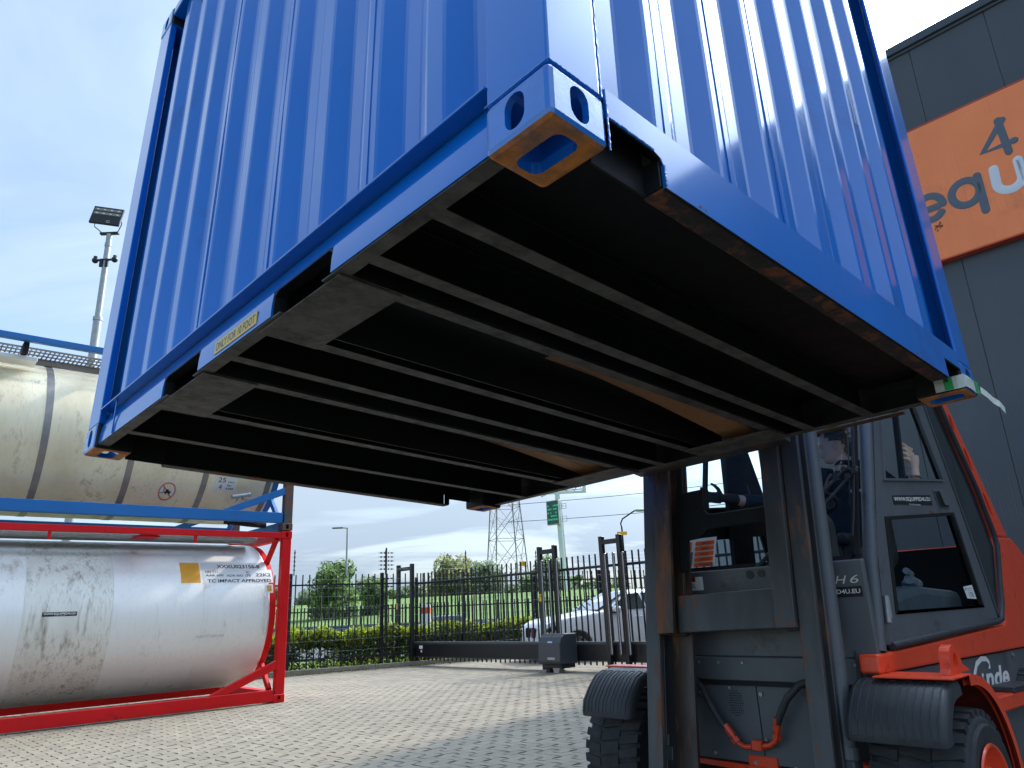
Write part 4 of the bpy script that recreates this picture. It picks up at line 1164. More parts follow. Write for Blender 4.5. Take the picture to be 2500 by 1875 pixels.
for i in range(230): inst('picket', fm_, ff, PW[ff.name].inverted() @ Matrix.Translation((-26 + i * 0.2, 43, 0.2)))
mb = MB(); mb.box(-26, 20, 43.0, 43.06, 1.55, 1.62); mb.box(-26, 20, 43.0, 43.06, 0.45, 0.5); mb.build('rail', m_fence, ff)

# ------------------------------------------------------------------ trees
def tree(x, y, z0, h, w, mats, label, seed, n=1500, group='trees beyond the road', base=0.15, leaf=0.32, clumps=16):
    t = thing('tree', label, 'tree', ID, (x, y, z0), group=group)
    rg = random.Random(seed)
    cl = []
    for i in range(clumps):
        f = rg.random(); zz = h * (base + 0.05 + (0.93 - base) * f)
        rad = w / 2 * math.sqrt(max(0.05, 1 - ((f - 0.40) / 0.66) ** 2))
        a = rg.uniform(0, 2 * PI); r = rad * math.sqrt(rg.random()) * 0.8
        cl.append((Vector((x + r * math.cos(a), y + r * math.sin(a), z0 + zz)), w * rg.uniform(0.11, 0.20)))
    tk = MB(); tk.tube([(x, y, z0 - 0.5), (x + 0.02 * w, y, z0 + h * 0.4), (x, y, z0 + h * 0.85)], [w * 0.035 + 0.05, w * 0.022 + 0.03, 0.02], 7)
    for c, s in cl[::2]:
        zb = z0 + (c.z - z0) * rg.uniform(0.45, 0.75); tk.tube([(x, y, zb), c], [w * 0.012 + 0.02, 0.01], 5)
    tk.build('trunk', m_bark, t)
    def smp(r):
        c, s = r.choice(cl); q = Vector((r.gauss(0, 1), r.gauss(0, 1), r.gauss(0, 0.9)))
        q = q.normalized() * s * (r.random() ** 0.4) * 1.25
        return c + q, 0 if r.random() < 0.7 else len(mats) - 1
    leaves('crown', mats, n, smp, leaf, seed + 50, parent=t)
    return t
rg = random.Random(21)
tree(-15.2, 60, 0.9, 4.6, 4.4, [m_leaft, m_leafd], 'broad green tree beside the pale lamp post at the edge of the tank frame', 101, 6500, leaf=0.16, clumps=30, base=0.04)
tree(-12.3, 63, 0.9, 3.1, 2.6, [m_leaft, m_leafd], 'small dark green tree just beyond the grey street lamp', 102, 3600, leaf=0.14, clumps=16, base=0.04)
tree(-8.9, 96, 2.2, 5.4, 6.4, [m_leafo, m_leaft], 'olive toned round tree standing over the gate post', 103, 5000, leaf=0.24, clumps=26, base=0.05)
tree(-4.9, 98, 2.2, 4.9, 5.6, [m_leafg, m_leaft], 'silvery green tree beside the olive tree', 104, 4400, leaf=0.24, clumps=24, base=0.05)
tree(3.9, 100, 2.3, 4.9, 5.2, [m_leafg, m_leaft], 'pale green tree between pylon and gate frame', 105, 3600, leaf=0.24, clumps=22, base=0.05)
for i in range(22):
    xx = -34 + i * 2.5 + rg.uniform(-.7, .7)
    if xx > 14: break
    hh = rg.uniform(2.3, 3.7) if xx < -8 else rg.uniform(1.6, 3.2)
    tree(xx, 104 + rg.uniform(-3, 5), 2.2, hh, rg.uniform(3.2, 4.6), [rg.choice([m_leafg, m_leaft]), m_leaft], 'hazy green tree in the far row beyond the grass bank', 200 + i, 1700, group='far tree row beyond the bank', leaf=0.26, clumps=22, base=0.05)
tree(9.0, 60, 0.8, 1.5, 2.2, [m_leafo, m_leaft], 'low light green bush behind the white car', 300, 700, leaf=0.12, clumps=9, base=0.05)

# ------------------------------------------------------------------ pylon
py_ = thing('electricity_pylon', 'tall steel lattice electricity pylon beyond the road', 'pylon', ID, (-2.6, 150, 0))
m_pyl = P('pylon_steel', (0.16, 0.165, 0.16), 0.6, metal=0.3, var=0.2)
def hw(z): return max(1.0, 4.65 - 0.078 * z)
lev = [0, 7.2, 15.0, 21.5, 27.5, 33, 38]
legs = MB(); rotp = Matrix.Translation((-2.6, 150, 0)) @ Matrix.Rotation(0.32, 4, 'Z')
cn = [(1, 1), (-1, 1), (-1, -1), (1, -1)]
def pc_(k, z): a, b = cn[k % 4]; return (a * hw(z) * 0.83, b * hw(z) * 0.83, z)
for k in range(4):
    l_ = MB(); l_.tube([pc_(k, z) for z in lev], 0.13, 4); l_.build('leg', m_pyl, py_, rotp, smooth=0)
br = MB()
for k in range(4):
    for i in range(len(lev) - 1):
        z0, z1 = lev[i], lev[i + 1]; zm = (z0 + z1) / 2
        br.tube([pc_(k, z0), pc_(k + 1, z1)], 0.055, 4, caps=False); br.tube([pc_(k + 1, z0), pc_(k, z1)], 0.055, 4, caps=False)
        if i in (1, 2): br.tube([pc_(k, z1), pc_(k + 1, z1)], 0.06, 4, caps=False)
        if i < 3:
            mid = (Vector(pc_(k, zm)) + Vector(pc_(k + 1, zm))) / 2
            for q in (k, k + 1):
                br.tube([pc_(q, zm + 1), tuple((Vector(pc_(k if q == k else k + 1, z0)) + Vector(pc_(k + 1 if q == k else k, z1))) / 2)], 0.035, 4, caps=False)
                br.tube([pc_(q, zm - 1.5), tuple(Vector(pc_(q, z0)).lerp(mid, 0.5))], 0.035, 4, caps=False)
br.build('bracing', m_pyl, py_, rotp, smooth=0)
st = MB()
for i in range(60): st.box(-hw(i * .6) * .83 - 0.35, -hw(i * .6) * .83, -hw(i * .6) * 0.83, -hw(i * .6) * 0.83 + 0.05, i * .6, i * .6 + 0.05)
st.build('climbing_pegs', m_pyl, py_, rotp, smooth=0)
ys = thing('warning_plate', 'small orange notice plate fixed on the fence pole near the pylon', 'sign', ID, (0.10, 20.9, 2.4))
PL = MB().box(-0.02, 0.16, 20.86, 20.87, 2.37, 2.50); o_ = PL.build('plate', MATS['warn_yellow'], ys)
mb = MB(); text_on(mb, 'WARNING', plane_fn((0.0, 20.857, 2.42), (0.14, 0, 0), (0, 0, 0.03))); mb.build('lettering', m_blackp, o_, smooth=0)

# ------------------------------------------------------------------ display mast
dm = thing('display_mast', 'white sign mast with a green lit display and a billboard frame on top', 'sign', ID, (5.3, 90, 0))
m_mw = P('mast_white', (0.62, 0.64, 0.64), 0.4, var=0.04)
mb = MB(); mb.tube([(5.35, 90, 0), (5.0, 90, 17.5)], 0.34, 12); mb.tube([(5.78, 90, 0), (5.4, 90, 14)], 0.09, 6); mb.build('pole', m_mw, dm, smooth=60)
Dd = Matrix.Translation((4.33, 89.6, 11.0)) @ Matrix.Rotation(math.radians(-38), 4, 'Z')
MB().box(-0.95, 0.85, 0.0, 0.5, 0, 2.95).build('display_box', m_galv, dm, Dd, bevel=0.02)
df = MB().box(-0.9, 0.8, -0.012, -0.002, 0.08, 2.87).build('display_face', P('display_green', (0.015, 0.075, 0.055), 0.3, var=0.1), dm, Dd)
m_led = P('display_led', (0.02, 0.3, 0.16), 0.5, emit=(0.05, 0.8, 0.45), estr=0.12)
mb = MB(); rg = random.Random(5)
for r0 in range(5):
    z = 2.2 - r0 * 0.42; x = -0.8
    if r0 == 2: z -= 0.03
    while x < 0.6:
        w = rg.uniform(0.1, 0.28)
        if rg.random() < 0.8: MB().box(x, x + w, -0.02, -0.013, z, z + 0.2).build('lit_line', m_led, dm, Dd, smooth=0)
        x += w + 0.06
mb = MB()
for z0 in (1.0, 1.5, 2.0, 2.5): mb.tube([(4.7, 89.9, 10.8 + z0 * 1.2), (5.35, 89.9, 10.8 + z0 * 1.2)], 0.035, 4)
for zc in (11.35, 12.9):
    for dz in (0, 0.3, 0.6): mb.tube([(5.1, 89.5, zc + dz), (6.0, 89.5, zc + dz)], 0.03, 4)
    for dx in (0.4, 0.9): mb.tube([(5.1 + dx, 89.5, zc), (5.1 + dx, 89.5, zc + 0.6)], 0.03, 4)
mb.build('service_platform', m_galv, dm, smooth=0)
mb = MB()
mb.box(3.7, 8.6, 89.7, 89.9, 14.75, 15.05); mb.box(8.2, 8.6, 89.7, 89.9, 15.05, 19.5); mb.box(3.2, 8.6, 89.7, 89.9, 19.2, 19.5); mb.build('billboard_frame', m_mw, dm, bevel=0.02)
mb = MB()
for i in range(4):
    mb.tube([(4.2 + i, 90.1, 15.1), (4.7 + i, 90.1, 16.2)], 0.05, 4); mb.tube([(4.7 + i, 90.1, 16.2), (5.2 + i, 90.1, 15.1)], 0.05, 4)
mb.tube([(4, 90.1, 15.15), (8.2, 90.1, 15.3)], 0.07, 4); mb.build('truss', m_galv, dm, smooth=0)
mb = MB(); mb.tube([(3.0, 89.6, 14.5), (3.9, 89.7, 14.9)], 0.13, 6); mb.build('lamp', m_mw, dm)

# ------------------------------------------------------------------ street lamps
def lamp(label, x, y, h, arm, r, mat, side=-1, name='street_lamp', z0=0.0):
    t = thing(name, label, 'street lamp', ID, (x, y, z0))
    mb = MB(); mb.tube([(x, y, z0), (x, y, h)], [r, r * 0.6], 10); mb.build('pole', mat, t, smooth=60)
    return t
t = lamp('slender grey street lamp with a short arm beyond the hedge', -14.05, 60, 8.25, 1, 0.12, m_galv)
mb = MB(); mb.tube([(-14.05, 60, 8.2), (-14.5, 60, 8.27)], 0.05, 6); mb.build('arm', m_galv, t)
MB().box(-15.3, -14.4, 59.9, 60.1, 8.2, 8.32).build('lamp_head', P('lamp_grey', (0.12, 0.12, 0.12), 0.5), t, bevel=0.03)
m_cre = P('cream_pole', (0.55, 0.52, 0.38), 0.6, var=0.1)
t = lamp('short cream lamp post in front of the broad green tree', -12.2, 46, 3.05, 1, 0.06, m_cre)
mb = MB(); mb.tube([(-12.2, 46, 3.0), (-12.1, 46, 3.14), (-11.85, 46, 3.2)], 0.05, 6); mb.build('arm', m_cre, t)
t = lamp('dark street lamp with a curved arm and a yellow tag beside the mast', 7.05, 50, 6.3, 1, 0.09, m_truckdark)
mb = MB(); mb.tube([(7.05, 50, 6.2), (7.0, 50, 6.55), (7.15, 50, 6.85), (7.9, 50, 7.30), (8.0, 50, 7.34)], 0.05, 7); mb.build('arm', m_truckdark, t)
mb = MB(); mb.sphere((8.45, 50, 7.38), 0.5, 7, (1, 0.3, 0.22)); mb.build('lamp_head', m_galv, t, smooth=60)
MB().box(6.68, 7.35, 49.85, 49.88, 5.75, 5.98).build('tag_plate', MATS['warn_yellow'], t)

# floodlight mast behind the tanks
fl = thing('floodlight_mast', 'galvanised mast carrying a floodlight and two dome cameras above the cream tank', 'floodlight mast', ID, (-10.0, 18, 0))
FX, FY = -11.15, 18.0
PW[fl.name] = Matrix.Translation((FX, FY, 0)); fl.matrix_world = PW[fl.name]
mb = MB(); mb.tube([(FX, FY, 0), (FX, FY, 9.2)], [0.115, 0.105], 14); mb.tube([(FX, FY, 9.2), (FX, FY, 11.78)], [0.085, 0.075], 14); mb.tube([(FX, FY, 9.16), (FX, FY, 9.26)], 0.12, 14); mb.tube([(FX, FY, 11.4), (FX, FY, 11.5)], 0.088, 14)
mb.build('pole', m_galv, fl, smooth=40)
MB().box(FX - 0.26, FX + 0.26, FY - 0.05, FY + 0.05, 11.78, 11.84).build('crossbar', m_fence, fl, bevel=0.005)
mb = MB(); mb.tube([(FX - 0.22, FY, 11.84), (FX - 0.40, FY - 0.1, 12.0), (FX - 0.40, FY - 0.1, 12.1)], 0.014, 6); mb.tube([(FX + 0.22, FY, 11.84), (FX + 0.36, FY - 0.1, 12.0), (FX + 0.36, FY - 0.1, 12.1)], 0.014, 6); mb.build('bracket', m_fence, fl)
HM = Matrix.Translation((FX - 0.06, FY - 0.14, 12.28)) @ Matrix.Rotation(math.radians(14), 4, 'Z') @ Matrix.Rotation(math.radians(-14), 4, 'X') @ Matrix.Rotation(math.radians(5), 4, 'Y')
hd = MB().box(-0.39, 0.39, -0.035, 0.035, -0.31, 0.31).build('lamp_housing', m_fence, fl, HM, bevel=0.01)
m_lens = P('lens_grey', (0.20, 0.20, 0.17), 0.3, var=0.1)
for z in (0.20, 0.06):
    MB().box(-0.35, 0.35, -0.040, -0.0355, z - 0.045, z + 0.045).build('led_row', m_lens, hd, HM)
mb = MB()
for z in (0.20, 0.06):
    for i in range(4): mb.box(-0.30 + i * 0.18, -0.24 + i * 0.18, -0.043, -0.0405, z - 0.012, z + 0.012)
mb.box(0.05, 0.055, -0.038, -0.0355, -0.26, -0.18); mb.box(0.12, 0.125, -0.038, -0.0355, -0.26, -0.18); mb.box(0.05, 0.125, -0.038, -0.0355, -0.185, -0.18); mb.box(0.05, 0.125, -0.038, -0.0355, -0.26, -0.255)
mb.build('led', m_white, hd, HM, smooth=0)
for s, x in ((-1, FX - 0.24), (1, FX + 0.30)):
    mb = MB(); mb.box(min(FX, x), max(FX, x), FY - 0.08, FY - 0.04, 10.93, 10.98); mb.box(FX + s * 0.08 - 0.04, FX + s * 0.08 + 0.04, FY - 0.1, FY - 0.05, 10.74, 10.98); mb.tube([(x, FY - 0.1, 11.05), (x, FY - 0.1, 10.98)], 0.05, 8); mb.sphere((x, FY - 0.1, 10.93), 0.085, 8)
    mb.build('dome_camera', m_fence, fl, bevel=0.0)

# ------------------------------------------------------------------ white car
CA = math.radians(180 + 21)
CARM = Matrix.Translation((0.98, 18.75, 0)) @ Matrix.Rotation(CA, 4, 'Z')   # x forward, y to its own left... wheels at x=0
car = thing('parked_car', 'white hatchback with a twin black grille standing behind the sliding gate', 'car', CARM, (-1.3, 0.9, 0))
# side profile stations, x from nose (0.85) to tail (-3.6); left flank is y=+, nearest the camera
HW = 0.90
st_ = [(0.84, 0.30, 0.62, 0.62, 0.60), (0.78, 0.22, 0.80, 0.80, 0.76), (0.60, 0.20, 0.90, 0.90, 0.84), (0.30, 0.20, 0.97, 0.97, 0.88), (-0.20, 0.22, 1.03, 1.03, 0.90), (-0.62, 0.22, 1.08, 1.10, 0.90), (-1.00, 0.22, 1.09, 1.30, 0.90),
       (-1.45, 0.22, 1.10, 1.50, 0.90), (-1.9, 0.22, 1.11, 1.56, 0.90), (-2.5, 0.22, 1.12, 1.55, 0.90), (-3.0, 0.24, 1.14, 1.49, 0.89), (-3.45, 0.30, 1.15, 1.34, 0.86), (-3.62, 0.40, 1.05, 1.10, 0.80)]
mb = MB(); rings = []
for x, zb, zs, zr, w in st_:
    wr = w * (0.80 if zr > zs + 0.05 else 0.86)
    wr = wr if zr <= zs + 0.05 else w * 0.70
    half = [(w * 0.92, zb), (w, zb + 0.14), (w, zb + (zs - zb) * 0.55), (w * 0.975, zs - 0.06), (w * 0.94, zs), (wr * 1.02, zr - 0.05 if zr > zs + 0.05 else zs + 0.005), (wr * 0.85, zr + 0.005), (0, zr + 0.03)]
    rings.append([(x, y, z) for y, z in half] + [(x, -y, z) for y, z in half[-2::-1]])
m_ = len(rings[0]); vs = [p for r in rings for p in r]
fs = [(i * m_ + j, i * m_ + j + 1, (i + 1) * m_ + j + 1, (i + 1) * m_ + j) for i in range(len(rings) - 1) for j in range(m_ - 1)]
fs += [tuple(range(m_)), tuple(range((len(rings) - 1) * m_, len(rings) * m_))]
mb.add(vs, fs)
body0 = mb.mesh('body', m_carw, smooth=0)
bmx = bmesh.new(); bmx.from_mesh(body0)
bmesh.ops.subdivide_edges(bmx, edges=bmx.edges, cuts=1, use_grid_fill=True, smooth=0.35)
bmx.to_mesh(body0); bmx.free()
arches = [MB().lathe([(-0.35, 0.001), (-0.35, 0.37), (0.35, 0.37), (0.35, 0.001)], (xw, sy * 0.85, 0.33), (0, 1, 0), 28).mesh('a', m_carw, smooth=0) for xw in (0, -2.67) for sy in (1, -1)]
bodym = cut(body0, arches)
bodym.materials.clear(); bodym.materials.append(m_carw)
for p_ in bodym.polygons: p_.use_smooth = True
bodym.transform(PW[car.name].inverted() @ CARM)
bo = bpy.data.objects.new('body', bodym); link(bo, car); PW[bo.name] = PW[car.name]
def cquad(name, pts, mat, par=None, th=0.006):
    a, b, c = [Vector(p) for p in pts[:3]]; nrm = (b - a).cross(c - a).normalized()
    mb = MB(); n = len(pts); mb.add([Vector(p) for p in pts] + [Vector(p) - nrm * th for p in pts], [tuple(range(n)), tuple(range(n, 2 * n))[::-1]] + [(i, (i + 1) % n, (i + 1) % n + n, i + n) for i in range(n)])
    return mb.build(name, mat, par or car, CARM, smooth=0)
for sy in (1, -1):
    cquad('side_window', [(-0.86, sy * 0.880, 1.11), (-1.42, sy * 0.70, 1.455), (-1.80, sy * 0.68, 1.49), (-1.86, sy * 0.880, 1.13)], m_darkgl, th=0.05 * -sy)
    cquad('side_window', [(-1.93, sy * 0.880, 1.13), (-1.88, sy * 0.68, 1.49), (-2.75, sy * 0.68, 1.47), (-3.1, sy * 0.875, 1.16)], m_darkgl, th=0.05 * -sy)
cquad('windscreen', [(-0.60, 0.78, 1.125), (-0.60, -0.78, 1.125), (-1.44, -0.60, 1.525), (-1.44, 0.60, 1.525)], m_carglass, th=0.01)
for sy in (1, -1):
    mb = MB(); mb.prism(rr(sy * 0.17, 0.66, 0.27, 0.24, 0.07), 0.80, 0.862, 'x'); gq = mb.build('grille', m_blackp, car, CARM, bevel=0.01)
    mb = MB()
    for i in range(7): mb.box(0.862, 0.868, sy * 0.17 - 0.11 + i * 0.036, sy * 0.17 - 0.103 + i * 0.036, 0.56, 0.76)
    mb.build('grille_bar', m_darkgl, gq, CARM, smooth=0)
    hl = MB(); hl.prism([(0.80, 0.74), (0.66, 0.80), (0.42, 0.84), (0.50, 0.72), (0.76, 0.66)], sy * 0.58, sy * 0.865, 'y'); hl.build('headlight', m_darkgl, car, CARM, bevel=0.02)
for i, c_ in enumerate(((0.05, 0.3, 0.7), (0.02, 0.06, 0.3), (0.7, 0.03, 0.03))):
    MB().box(0.869, 0.874, 0.10 + i * 0.03, 0.12 + i * 0.03, 0.57, 0.75).build('trim_stripe', P('stripe%d' % i, c_, 0.4), car, CARM)
MB().box(0.60, 0.83, -0.7, 0.7, 0.28, 0.42).build('lower_intake', m_blackp, car, CARM, bevel=0.02)
MB().box(-2.3, -0.42, 0.86, 0.905, 0.20, 0.30).build('sill_trim', m_blackp, car, CARM, bevel=0.01)
for xw in (0, -2.67):
    for sy in (1, -1):
        w = MB(); w.lathe([(-0.10, 0.20), (-0.10, 0.31), (-0.07, 0.335), (0.07, 0.335), (0.10, 0.31), (0.10, 0.225), (0.085, 0.22)], (xw, sy * 0.78, 0.335), (0, sy, 0), 30)
        wo = w.build('wheel', m_tyre, car, CARM, smooth=40)
        w = MB(); w.lathe([(0.06, 0.225), (0.105, 0.222), (0.105, 0.205), (0.07, 0.195)], (xw, sy * 0.78, 0.335), (0, sy, 0), 30); w.lathe([(0.0, 0.2), (0.0, 0.001)], (xw, sy * 0.78, 0.335), (0, sy, 0), 20)
        for k in range(5):
            a = 2 * PI * k / 5
            for d in (-0.11, 0.11):
                w.tube([(xw + 0.04 * math.cos(a), sy * 0.865, 0.335 + 0.04 * math.sin(a)), (xw + 0.205 * math.cos(a + d), sy * 0.86, 0.335 + 0.205 * math.sin(a + d))], 0.014, 5)
        w.build('rim', m_alu, wo, CARM, smooth=40)
mb = MB(); mb.sphere((-0.98, 1.03, 1.13), 0.13, 8, (0.75, 0.95, 0.62)); mr_ = mb.build('wing_mirror', m_carw, car, CARM, smooth=60)
mb = MB(); mb.box(-1.06, -0.90, 0.88, 1.05, 1.03, 1.075); mb.build('mirror_base', m_blackp, mr_, CARM, bevel=0.01)
mb = MB(); mb.box(-1.75, -1.55, 0.895, 0.915, 0.92, 0.95); mb.build('door_handle', m_carw, car, CARM, bevel=0.005)
mb = MB(); mb.tube([(-0.80, 0.902, 0.30), (-0.78, 0.906, 0.9), (-0.84, 0.90, 1.09)], 0.006, 4); mb.tube([(-1.88, 0.902, 0.30), (-1.88, 0.906, 1.1)], 0.006, 4); mb.build('door_gap', m_blackp, car, CARM)

# far traffic and roadside pieces
def small_car(x, y, z, ang, label, mat):
    M = Matrix.Translation((x, y, z)) @ Matrix.Rotation(ang, 4, 'Z')
    c = thing('car', label, 'car', M, (0, 0, 0))
    mb = MB(); mb.prism([(-2, 0.3), (-2.05, 0.7), (-1.9, 0.95), (-0.9, 1.02), (0.9, 0.98), (1.9, 0.8), (2.1, 0.6), (2.1, 0.3)], -0.85, 0.85, 'y'); mb.build('body', mat, c, M, bevel=0.06, seg=2)
    mb = MB(); mb.prism([(-1.6, 0.95), (-1.1, 1.42), (0.2, 1.45), (1.0, 0.98)], -0.72, 0.72, 'y'); mb.build('cabin', P('far_glass', (0.20, 0.22, 0.24), 0.3), c, M, bevel=0.06, seg=2)
    MB().box(-1.1, 0.25, -0.70, 0.70, 1.44, 1.49).build('roof', mat, c, M, bevel=0.02)
    for a in (-1.3, 1.35):
        for b in (-0.84, 0.84):
            mb = MB(); mb.lathe([(-0.1, 0.01), (-0.1, 0.32), (0.1, 0.32), (0.1, 0.01)], (a, b, 0.32), (0, 1, 0), 16); mb.build('wheel', m_tyre, c, M)
small_car(-3.4, 38.5, -0.40, 0.2, 'small pale hatchback on the road beyond the sliding gate', P('far_car', (0.60, 0.63, 0.66), 0.3, coat=0.5))
small_car(12.0, 58, 0.3, 0.1, 'little blue car far off above the white car windscreen', P('far_car_blue', (0.03, 0.12, 0.40), 0.3, coat=0.5))
bo_ = thing('marker_post', 'white roadside box with an orange red band beyond the hedge', 'post', ID, (-3.3, 26, 0))
MB().box(-3.47, -3.16, 25.9, 26.15, 0, 1.52).build('post_body', m_carw, bo_, bevel=0.01)
MB().box(-3.475, -3.155, 25.895, 26.155, 1.22, 1.42).build('band', P('band_red', (0.75, 0.12, 0.03), 0.5), bo_)
# white box trailer seen through the cab, beyond the gate end
tl = thing('box_trailer', 'white box trailer seen through the forklift cab beyond the gate', 'trailer', FW, (17, 9, 0))
MB().box(14.0, 20, 7.0, 9.4, 1.0, 3.15).build('body', P('trailer_white', (0.42, 0.46, 0.46), 0.5, var=0.05), tl, FW, bevel=0.02)
mb = MB(); mb.box(13.985, 14.02, 6.985, 7.06, 1.0, 3.17); mb.box(13.985, 14.02, 9.34, 9.415, 1.0, 3.17); mb.box(13.985, 20, 6.985, 7.05, 3.10, 3.17); mb.box(13.985, 14.02, 7.0, 9.4, 3.10, 3.17); mb.build('edge_rail', m_mw, tl, FW)
for x in (15, 18.5):
    for y in (7.3, 9.1):
        w = MB(); w.lathe([(-0.15, 0.01), (-0.15, 0.48), (0.15, 0.48), (0.15, 0.01)], (x, y, 0.49), (0, 1, 0), 18); w.build('wheel', m_tyre, tl, FW)
# orange boards far behind the white car
for i, (x, lbl) in enumerate(((7.6, 'orange red board just above the roof of the white car'), (9.5, 'second orange red board further along beyond the white car'))):
    t = thing('road_board', lbl, 'sign', ID, (x, 44, 0))
    MB().box(x - 0.7, x + 0.7, 44, 44.06, 1.55, 2.15).build('panel', P('board_orange', (0.55, 0.10, 0.03), 0.5), t)
    for dx in (-0.5, 0.5): MB().box(x + dx - 0.04, x + dx + 0.04, 44.06, 44.12, 0, 1.7).build('leg', m_galv, t)
# overhead power lines
pw = thing('power_line', 'pair of thin overhead power cables crossing the sky beyond the gate', 'power line', ID, (12, 120, 18))
for z in (22, 18.5):
    mb = MB(); mb.tube([(-2 + 4 * i, 150 - 3 * i, z - 0.9 * math.sin(PI * i / 20) * 2) for i in range(21)], 0.05, 4, caps=False); mb.build('cable', m_truckdark, pw)

# ================================================================== forklift
fk_ = thing('forklift', 'heavy orange and dark grey forklift truck holding up the blue container', 'forklift', FW, (4.4, 1.495, 0))
def F(nm, mb, mat, par=None, W=FW, **k): return mb.build(nm, mat, par or fk_, W, **k)
# ---- mast (leans with the load)
def channel(y0, y1, x0, x1, z0, z1, open_dir):
    t = 0.028; mb = MB()
    if open_dir > 0: P_ = [(x0, y0), (x0, y1), (x0 + t, y1), (x0 + t, y0 + t), (x1 - t, y0 + t), (x1 - t, y1), (x1, y1), (x1, y0)]
    else: P_ = [(x0, y0), (x0, y1), (x1, y1), (x1, y0), (x1 - t, y0), (x1 - t, y1 - t), (x0 + t, y1 - t), (x0 + t, y0)]
    mb.prism(P_, z0, z1, 'z'); return mb
ZT = 1.32
F('outer_mast_rail', channel(1.915, 2.010, 0.0, 0.16, -0.78, ZT, -1), m_mast, W=MW, bevel=0.003)
F('outer_mast_rail', channel(0.984, 1.080, 0.0, 0.12, -0.78, ZT, -1), m_mast, W=MW, bevel=0.003)
F('mast_rail_back', MB().box(0.125, 0.145, 1.78, 1.914, -0.78, ZT), m_mast_in, W=MW)
F('inner_mast_rail', channel(1.800, 1.910, -0.03, 0.115, 0.181, 1.28, -1), m_mast_in, W=MW, bevel=0.003)
F('inner_mast_rail', channel(1.085, 1.192, -0.03, 0.115, 0.181, 1.28, 1), m_mast, W=MW, bevel=0.003)
F('lower_crosspiece', MB().box(0.02, 0.05, 1.192, 1.80, 0.188, 0.388), m_mast, W=MW, bevel=0.004)
pl_ = MB(); pp = [(1.80, 1.30), (1.80, 0.53), (1.76, 0.53), (1.745, 0.71), (1.66, 0.715), (1.625, 0.735), (1.60, 0.755), (1.58, 0.762), (1.26, 0.752), (1.225, 0.742), (1.205, 0.72), (1.192, 0.70), (1.192, 0.87), (1.21, 0.85), (1.235, 0.838), (1.27, 0.836), (1.57, 0.842), (1.60, 0.852), (1.625, 0.885), (1.630, 1.00), (1.76, 1.00), (1.76, 1.30)]
pl_.prism(pp, 0.06, 0.085, 'x'); F('crossplate', pl_, m_truckdark, W=MW, bevel=0.003)
F('guard_bracket', MB().box(0.05, 0.12, 1.618, 1.630, 0.88, 1.01), m_truckdark, W=MW)
F('carriage_plate', MB().box(-0.33, -0.03, 1.0, 2.0, 1.12, 1.24), m_mast, W=MW, bevel=0.006)
F('carriage_plate', MB().box(-0.33, -0.25, 0.85, 2.1, 1.42, 1.54), m_mast, W=MW, bevel=0.006)
for y in (1.002, 1.992):
    cy_ = MB(); cy_.tube([(0.18, y, -0.36), (0.18, y, 1.30)], 0.047, 24); F('lift_cylinder', cy_, m_truckgrey, W=MW, smooth=50)
    cy_ = MB(); cy_.tube([(0.18, y, -0.39), (0.18, y, -0.33)], 0.056, 20); cy_.box(0.13, 0.23, y - 0.05, y + 0.08, -0.46, -0.39); F('cylinder_foot', cy_, m_truckgrey, W=MW, bevel=0.004)
hs = MB(); hs.tube([(0.30, 0.945, 0.10), (0.29, 0.935, -0.10), (0.24, 0.915, -0.30), (0.24, 0.905, -0.7)], 0.012, 8); F('hydraulic_hose', hs, m_plastic, W=MW, smooth=60)
# ---- forks
for ya, yb in ((0.885, 1.04), (1.80, 1.97)):
    f = MB()
    prf = [(1.05, 0.1365), (1.05, 0.1355), (1.35, 0.132), (1.75, 0.103), (2.20, 0.056), (2.44, 0.024), (2.50, 0.045), (2.56, 0.60), (2.49, 0.60), (2.45, 0.12), (2.40, 0.110), (1.6, 0.1345)]
    f.prism(prf, ya, yb, 'y'); F('fork', f, m_forkw, W=CW, bevel=0.003)
F('rusty_rail_edge', MB().box(2.426, 2.445, 0.28, 0.66, 0.003, 0.0155), P('rail_edge_rust', (0.10, 0.055, 0.03), 0.8, var=0.3), W=CW, bevel=0.002)  # thin strip standing for the rusty lower edge of the container's far rail

# ---- chassis front
UF = 3.05
VR, VL = 0.80, 2.19
def slab(poly, u0, u1, nm, mat, **k):
    mb = MB(); mb.prism(poly, u0, u1, 'x'); return F(nm, mb, mat, **k)
slab([(VR + 0.01, 0.90), (VL - 0.01, 0.90), (VL - 0.01, 1.375), (VR + 0.01, 1.375)], UF, UF + 0.04, 'cowl_panel', m_truckgrey, bevel=0.006)
slab([(VR + 0.005, 0.775), (VL - 0.005, 0.775), (VL - 0.005, 0.898), (VR + 0.005, 0.898)], UF - 0.006, UF + 0.03, 'cowl_flap', m_truckgrey, bevel=0.004)
slab([(VR + 0.02, 0.755), (VL - 0.02, 0.745), (VL - 0.02, 0.775), (VR + 0.02, 0.775)], UF - 0.004, UF + 0.02, 'rubber_edge', m_truckdark)
for a, b in ((1.505, 1.95), (1.08, 1.500)):
    slab([(a, 0.36), (b, 0.36), (b, 0.75), (a, 0.75)], UF + 0.02, UF + 0.04, 'front_plate', m_truckgrey, bevel=0.003)
slab([(0.62, 0.10), (2.38, 0.10), (2.38, 0.70), (0.62, 0.70)], UF + 0.06, UF + 0.10, 'bulkhead', m_truckdark)
slab([(1.02, 0.31), (1.97, 0.33), (1.97, 0.355), (1.02, 0.345)], UF + 0.0, UF + 0.05, 'red_crossbar', m_orange, bevel=0.002)
slab([(1.43, 0.30), (1.60, 0.30), (1.60, 0.40), (1.43, 0.40)], UF + 0.01, UF + 0.05, 'axle_bracket', m_orange, bevel=0.004)
mb = MB()
